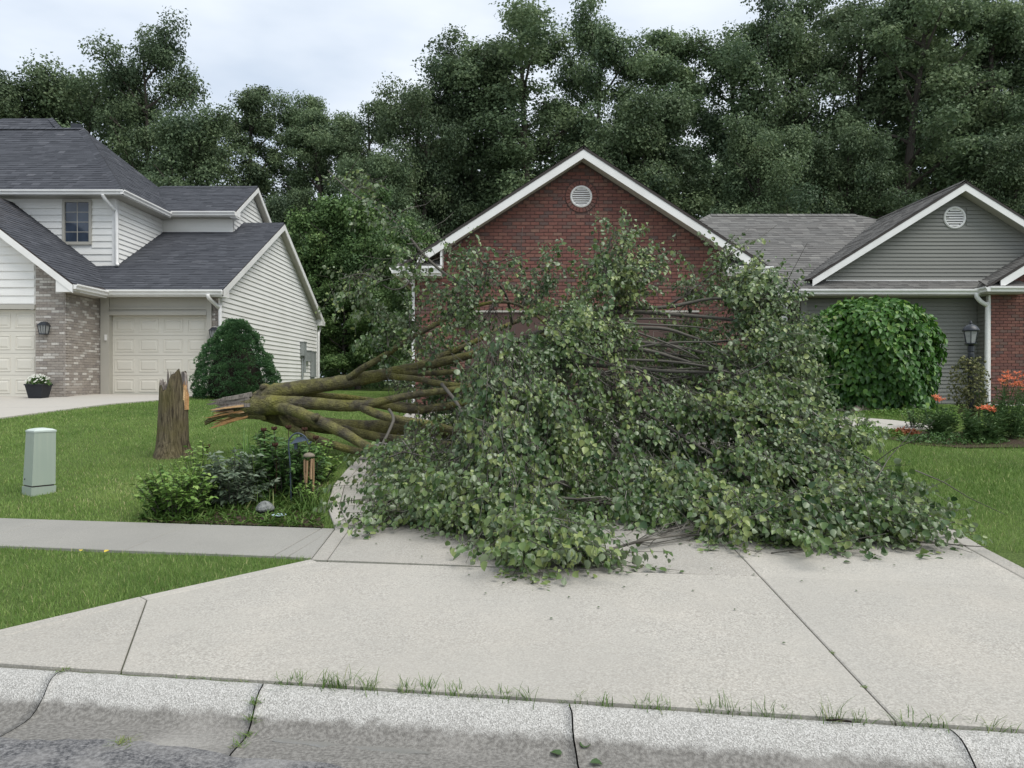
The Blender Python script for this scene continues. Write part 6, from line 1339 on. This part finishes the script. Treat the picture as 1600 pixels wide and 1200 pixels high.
# ---- tiger lilies
def lily(xy, n, h, sprd, flowers, label, seed, lean=(0, 0)):
    r = np.random.default_rng(seed); x, y = xy; z = float(T(x, y)); o = empty('lily_clump', (x, y, z), label, 'flowers', 'orange lilies around the lamp post')
    a = r.uniform(0, 6.283, n); rr = sprd*np.sqrt(r.random(n)); b = np.stack([x+.5*rr*np.cos(a), y+.5*rr*np.sin(a), np.full(n, z)], -1); tip = np.stack([x+rr*np.cos(a)+lean[0]*r.random(n), y+rr*np.sin(a)+lean[1], z+h*r.uniform(.55, 1, n)], -1)
    t = np.linspace(0, 1, 5)[None, :, None]; pa = b[:, None]*(1-t)+tip[:, None]*t+np.array((0, 0, .12))*(t*(1-t)); V, Fq = tubes(pa, np.full(n, .006), np.full(n, .004), 4); raw('stems', V, Fq, M['leaflily'], o, tint=np.full(len(V), .3))
    m = 34; q = r.uniform(.06, .98, (n, m)); s_ = np.repeat(np.arange(n), m); q = q.ravel()[:, None]; p = b[s_]*(1-q)+tip[s_]*q+np.array((0, 0, .12))*(q*(1-q)); k = len(p); az = r.uniform(0, 6.283, k)
    d = np.stack([np.cos(az), np.sin(az), r.uniform(-.1, .8, k)], -1); L_ = r.uniform(.09, .17, k)*(1.15-.55*q[:, 0]); V, Fc = leaves(p, d, r.normal(0, .3, (k, 3))+[0, 0, 1], L_, L_*.16, (LN_V, LN_F)); V[:, 2] = np.maximum(V[:, 2], T(V[:, 0], V[:, 1])+.01)
    props(raw('leaves', V, Fc, M['leaflily'], o, tint=np.repeat(np.clip(r.normal(.45, .2, k), 0, 1), 4)), kind='stuff')
    for (dx, dy, dz) in flowers:
        c = np.array((x+dx, y+dy, z+dz)); az = np.arange(6)*1.047+r.uniform(0, 1); d = np.stack([np.cos(az), np.sin(az)*.9, r.uniform(-.45, .35, 6)], -1)
        pp = np.repeat(c[None], 6, 0); V1, F1 = leaves(pp, d, np.tile([[0, -.2, 1.]], (6, 1)), np.full(6, .066), np.full(6, .029), (LN_V, LN_F)); d2 = d*[.7, .7, 1]+[0, 0, .9]
        V2, F2 = leaves(pp+norm(d)*.045, d2, d, np.full(6, .034), np.full(6, .024), (LN_V, LN_F)); f = raw('flower', np.concatenate([V1, V2]), np.concatenate([F1, F2+len(V1)]), M['petal'], o, tint=np.repeat(r.random(12), 4))
        st = np.array([b[r.integers(n)]*.2+c*.8-[0, 0, .12], c-[0, 0, .05], c]); V, Fq = tubes(st[None], [.004], [.003], 4); raw('stalk', V, Fq, M['leaflily'], o, tint=np.full(len(V), .3))
rf_ = np.random.default_rng(8)
fl = [(rf_.uniform(-.15, .62), rf_.uniform(-.2, .2), 0) for _ in range(28)]; fl = [(a, b, .95-.30*max(0, a-.05)+rf_.uniform(-.13, .12)) for a, b, _ in fl]+[(.72, -.05, .70), (.76, .0, .73), (.70, .05, .68)]
lily((7.62, 11.85), 46, .82, .46, fl, 'largest lily clump with a band of orange blooms right of the lamp post', 51, (.1, 0))
lily((7.02, 11.45), 26, .52, .34, [(rf_.uniform(-.08, .1), rf_.uniform(-.1, .0), .52+rf_.uniform(-.05, .06)) for _ in range(7)], 'lily clump with one orange bloom cluster in front of the lamp post', 52)
lily((6.62, 11.95), 24, .50, .30, [(rf_.uniform(-.12, .10), rf_.uniform(-.1, .1), .60+rf_.uniform(-.05, .05)) for _ in range(5)], 'small lily clump with orange blooms left of the lamp post', 53)
shrub('garden_shrub', (6.75, 12.9), .30, .25, .42, 24, 20, .05, 'leafpeony', 'low dark green plant behind the lamp post foot', 'shrub', 61)
shrub('garden_shrub', (6.0, 15.2), .30, .28, .30, 24, 18, .055, 'leafpeony', 'low green plant left of the pale rock', 'shrub', 62)
shrub('garden_shrub', (5.65, 12.75), .42, .3, .30, 30, 18, .05, 'leaflime', 'lime green low plant at the near end of the path', 'shrub', 64, tn=.5)
# ground cover and reddish succulents, rock, pebbles
def cover(name, cx, cy, rx, ry, n, h, m_, label, seed, L=.05):
    r = np.random.default_rng(seed); a = r.uniform(0, 6.283, n); q = np.sqrt(r.random(n)); x = cx+rx*q*np.cos(a); y = cy+ry*q*np.sin(a); d = np.stack([r.normal(0, 1, n), r.normal(0, 1, n), r.uniform(.1, 1, n)], -1); L_ = L*r.uniform(.6, 1.3, n)
    V, Fc = leaves(np.stack([x, y, T(x, y)+.02+h*r.random(n)*(1-q*q)], -1), d, r.normal(0, .5, (n, 3))+[0, 0, 1], L_, L_*.5, (LN_V, LN_F)); props(raw(name, V, Fc, M[m_], tint=np.repeat(np.clip(r.normal(.45, .2, n), 0, 1), 4), origin=(cx, cy, float(T(cx, cy)))), label, 'ground cover', kind='stuff')
cover('red_ground_cover', 6.22, 12.2, .28, .15, 500, .10, 'redcover', 'rusty red ground cover below the path', 71)
cover('green_ground_cover', 5.7, 12.2, .6, .35, 1300, .12, 'leaflime', 'light green ground cover left of the red patch', 72)
cover('green_ground_cover', 7.7, 14.9, 1.2, .35, 1800, .12, 'leaflime', 'light green ground cover under the weeping tree', 73)
cover('green_ground_cover', 6.6, 11.5, .8, .4, 1500, .12, 'leafpeony', 'dark green ground cover at the foot of the lilies', 74)
rx_, ry_ = 7.28, 15.6; rz_ = float(T(rx_, ry_)); mb = MB(); r = np.random.default_rng(4); n = 14
prof = [(.20, -.03), (.27, .02), (.26, .07), (.18, .125), (.06, .15)]; vs = []
for R_, zz in prof:
    for j in range(n):
        a = 2*math.pi*j/n; k = 1+.16*math.sin(2*a+1)+.10*math.sin(5*a+zz*20)+r.uniform(-.06, .06); vs.append((rx_+R_*k*math.cos(a)*1.35, ry_+R_*k*math.sin(a)*.75, rz_+zz*(1-.25*math.cos(a))+r.uniform(-.008, .008)))
mb.add(vs, [(i*n+j, i*n+(j+1) % n, (i+1)*n+(j+1) % n, (i+1)*n+j) for i in range(4) for j in range(n)]+[tuple(range(4*n, 5*n))]); props(mb.build('rock', M['rock'], origin=(rx_, ry_, rz_)), 'pale tan rock lying beside the curved path', 'rock')
r = np.random.default_rng(6); mb = MB()
for k in range(900):
    x = r.uniform(11.6, 15.5); y = r.uniform(18.2, 19.2); q = r.uniform(.02, .045); mb.lathe((x, y, float(T(x, y))+.02), [(q*.6, -q*.5), (q, 0), (q*.6, q*.45)], 6, sx=r.uniform(.8, 1.3), t=r.random())
props(mb.build('pebbles', M['pebble'], origin=(13.5, 18.7, 1)), 'pale pebbles in a strip along the right brick wall', 'pebbles', kind='stuff')

# ---- weeds along the kerb joint
wl = 'tuft of weedy grass growing from the joint between driveway and kerb'
wg = 'weeds in the kerb joint'
r = np.random.default_rng(91); i = 0
for u_, n_, h_, sp in ((-1.72, 26, .025, .05), (-1.60, 30, .03, .05), (-1.50, 34, .028, .05), (-1.42, 30, .03, .05), (-1.33, 26, .03, .05), (-1.16, 20, .05, .05), (-1.04, 34, .07, .06), (-.93, 44, .075, .07), (-.82, 44, .08, .07), (-.70, 40, .075, .07), (-.50, 34, .07, .07), (-.40, 36, .07, .07), (-.28, 34, .065, .06), (-.16, 26, .06, .06), (-.04, 30, .06, .06), (.08, 18, .09, .07), (.28, 26, .05, .05), (.44, 22, .06, .06), (.58, 26, .06, .06), (.68, 30, .05, .05), (.88, 22, .06, .05), (.98, 22, .08, .06), (1.12, 20, .075, .06), (1.22, 16, .045, .05), (1.40, 26, .09, .07), (1.52, 18, .06, .05), (1.72, 24, .07, .06), (1.82, 26, .06, .06), (2.0, 16, .07, .06), (2.1, 14, .05, .05), (2.4, 18, .06, .06)):
    x, y = us(u_+r.uniform(-.02, .02), .006); i += 1
    strap('weed_tuft', (x, y), int(n_*1.15), h_*1.25, sp*1.2, .003, 'weed', wl, 'weed', 200+i, wg, base=.03, tn=.45, droop=.35)
for k, (u_, s_, n_, h_) in enumerate(((-1.182, -.15, 34, .045), (-1.17, -.21, 34, .045), (-1.15, -.30, 26, .03), (-1.13, -.40, 24, .03))):
    x, y = us(u_, s_); o = strap('weed_tuft', (x, y), n_, h_, .05, .003, 'weed', 'weed tuft growing down the open joint across the kerb and gutter', 'weed', 260+k, 'weeds in the cross joint', base=.016, tn=.55, droop=.4)
    o.location.z += float(np.interp(s_, [q[0] for q in KP][::-1], [q[1] for q in KP][::-1]))-float(T(x, y))+.006
x, y = us(-1.62, -.50); o = strap('weed_tuft', (x, y), 40, .035, .055, .003, 'weed', 'dry weed tuft at the asphalt edge', 'weed', 270, base=.02, tn=.9); o.location.z += .045-float(T(x, y))
x, y = us(-2.29, -.03); o = strap('weed_tuft', (x, y), 24, .025, .04, .004, 'weed', 'weed tuft in the broken left kerb joint', 'weed', 271, base=.02, tn=.7); o.location.z += .02
for k, (px, py) in enumerate(((1300, 1027), (1350, 1082))):
    x, y, z = g2(px, py); o = strap('weed_tuft', (x, y), 12, .02, .03, .004, 'weed', 'tiny weed in the long driveway joint', 'weed', 280+k, 'weeds in the driveway joint', base=.008, tn=.6); o.location.z += .02
# ---- fallen leaves and bits
def disc_leaf(name, c, size, a, tilt, m_, label, cat, group=None, t=.4):
    p = np.array([c]); d = np.array([[math.cos(a), math.sin(a), tilt]]); V, Fc = leaves(p, d, np.array([[0.05, .05, 1.]]), np.array([size]), np.array([size*.95])); return props(raw(name, V, Fc, M[m_], tint=np.full(8, t), origin=c), label, cat, group)
for k, (px, py, a) in enumerate(((877, 1170, 2.6), (912, 1165, 1.2), (922, 1180, -.3))):
    s_ = -.21-.02*k; D = 3.25; x = (px-800)*D/1200
    zz = .052; D = (1.6-zz)*1200/(py-595); x = (px-800)*D/1200; sq = float(sdist(x, D)); zz = float(np.interp(sq, [q[0] for q in KP][::-1], [q[1] for q in KP][::-1]))+.012
    disc_leaf('fallen_leaf', (x, D, zz), .05, a, .12, 'leaf', ('round green leaf lying leftmost in the sprig on the gutter', 'round green leaf uppermost in the sprig on the gutter', 'round green leaf lowest in the sprig on the gutter')[k], 'leaf', 'sprig of leaves on the gutter', .15)
for k, (px, py) in enumerate(((938, 957), (1228, 1014), (1318, 885), (760, 935), (1010, 905), (1085, 930), (700, 870), (1150, 960), (640, 850), (985, 850), (1180, 905), (735, 905), (975, 925), (1050, 880), (1250, 915), (1290, 895), (1395, 890), (1440, 880), (890, 940), (660, 875), (1110, 895), (590, 855), (860, 975), (1340, 930))):
    x, y, z = g2(px, py); disc_leaf('leaf_scrap', (x, y, z+.032), .02 if k != 2 else .05, r.uniform(0, 6), .15, 'leaf', 'small torn leaf scrap lying on the driveway', 'leaf', 'leaf scraps on the driveway', .1)
for k, (px, py) in enumerate(((163, 874), (126, 872))):
    x, y, z = g2(px, py); disc_leaf('yellow_leaf', (x, y, z+.055), .045-.015*k, 1+k, .3, 'yellowleaf', ('curled yellow leaf lying on the verge grass', 'smaller yellow leaf scrap on the verge grass')[k], 'leaf')
x, y = us(1.42, -.035); mb = MB(); mb.tube([(x-.05, y+.006, .148), (x, y, .151), (x+.05, y-.008, .147)], .005, 5); props(mb.build('stick', M['wooddark'], origin=(x, y, .145)), 'short dark stick lying on the kerb top', 'stick')
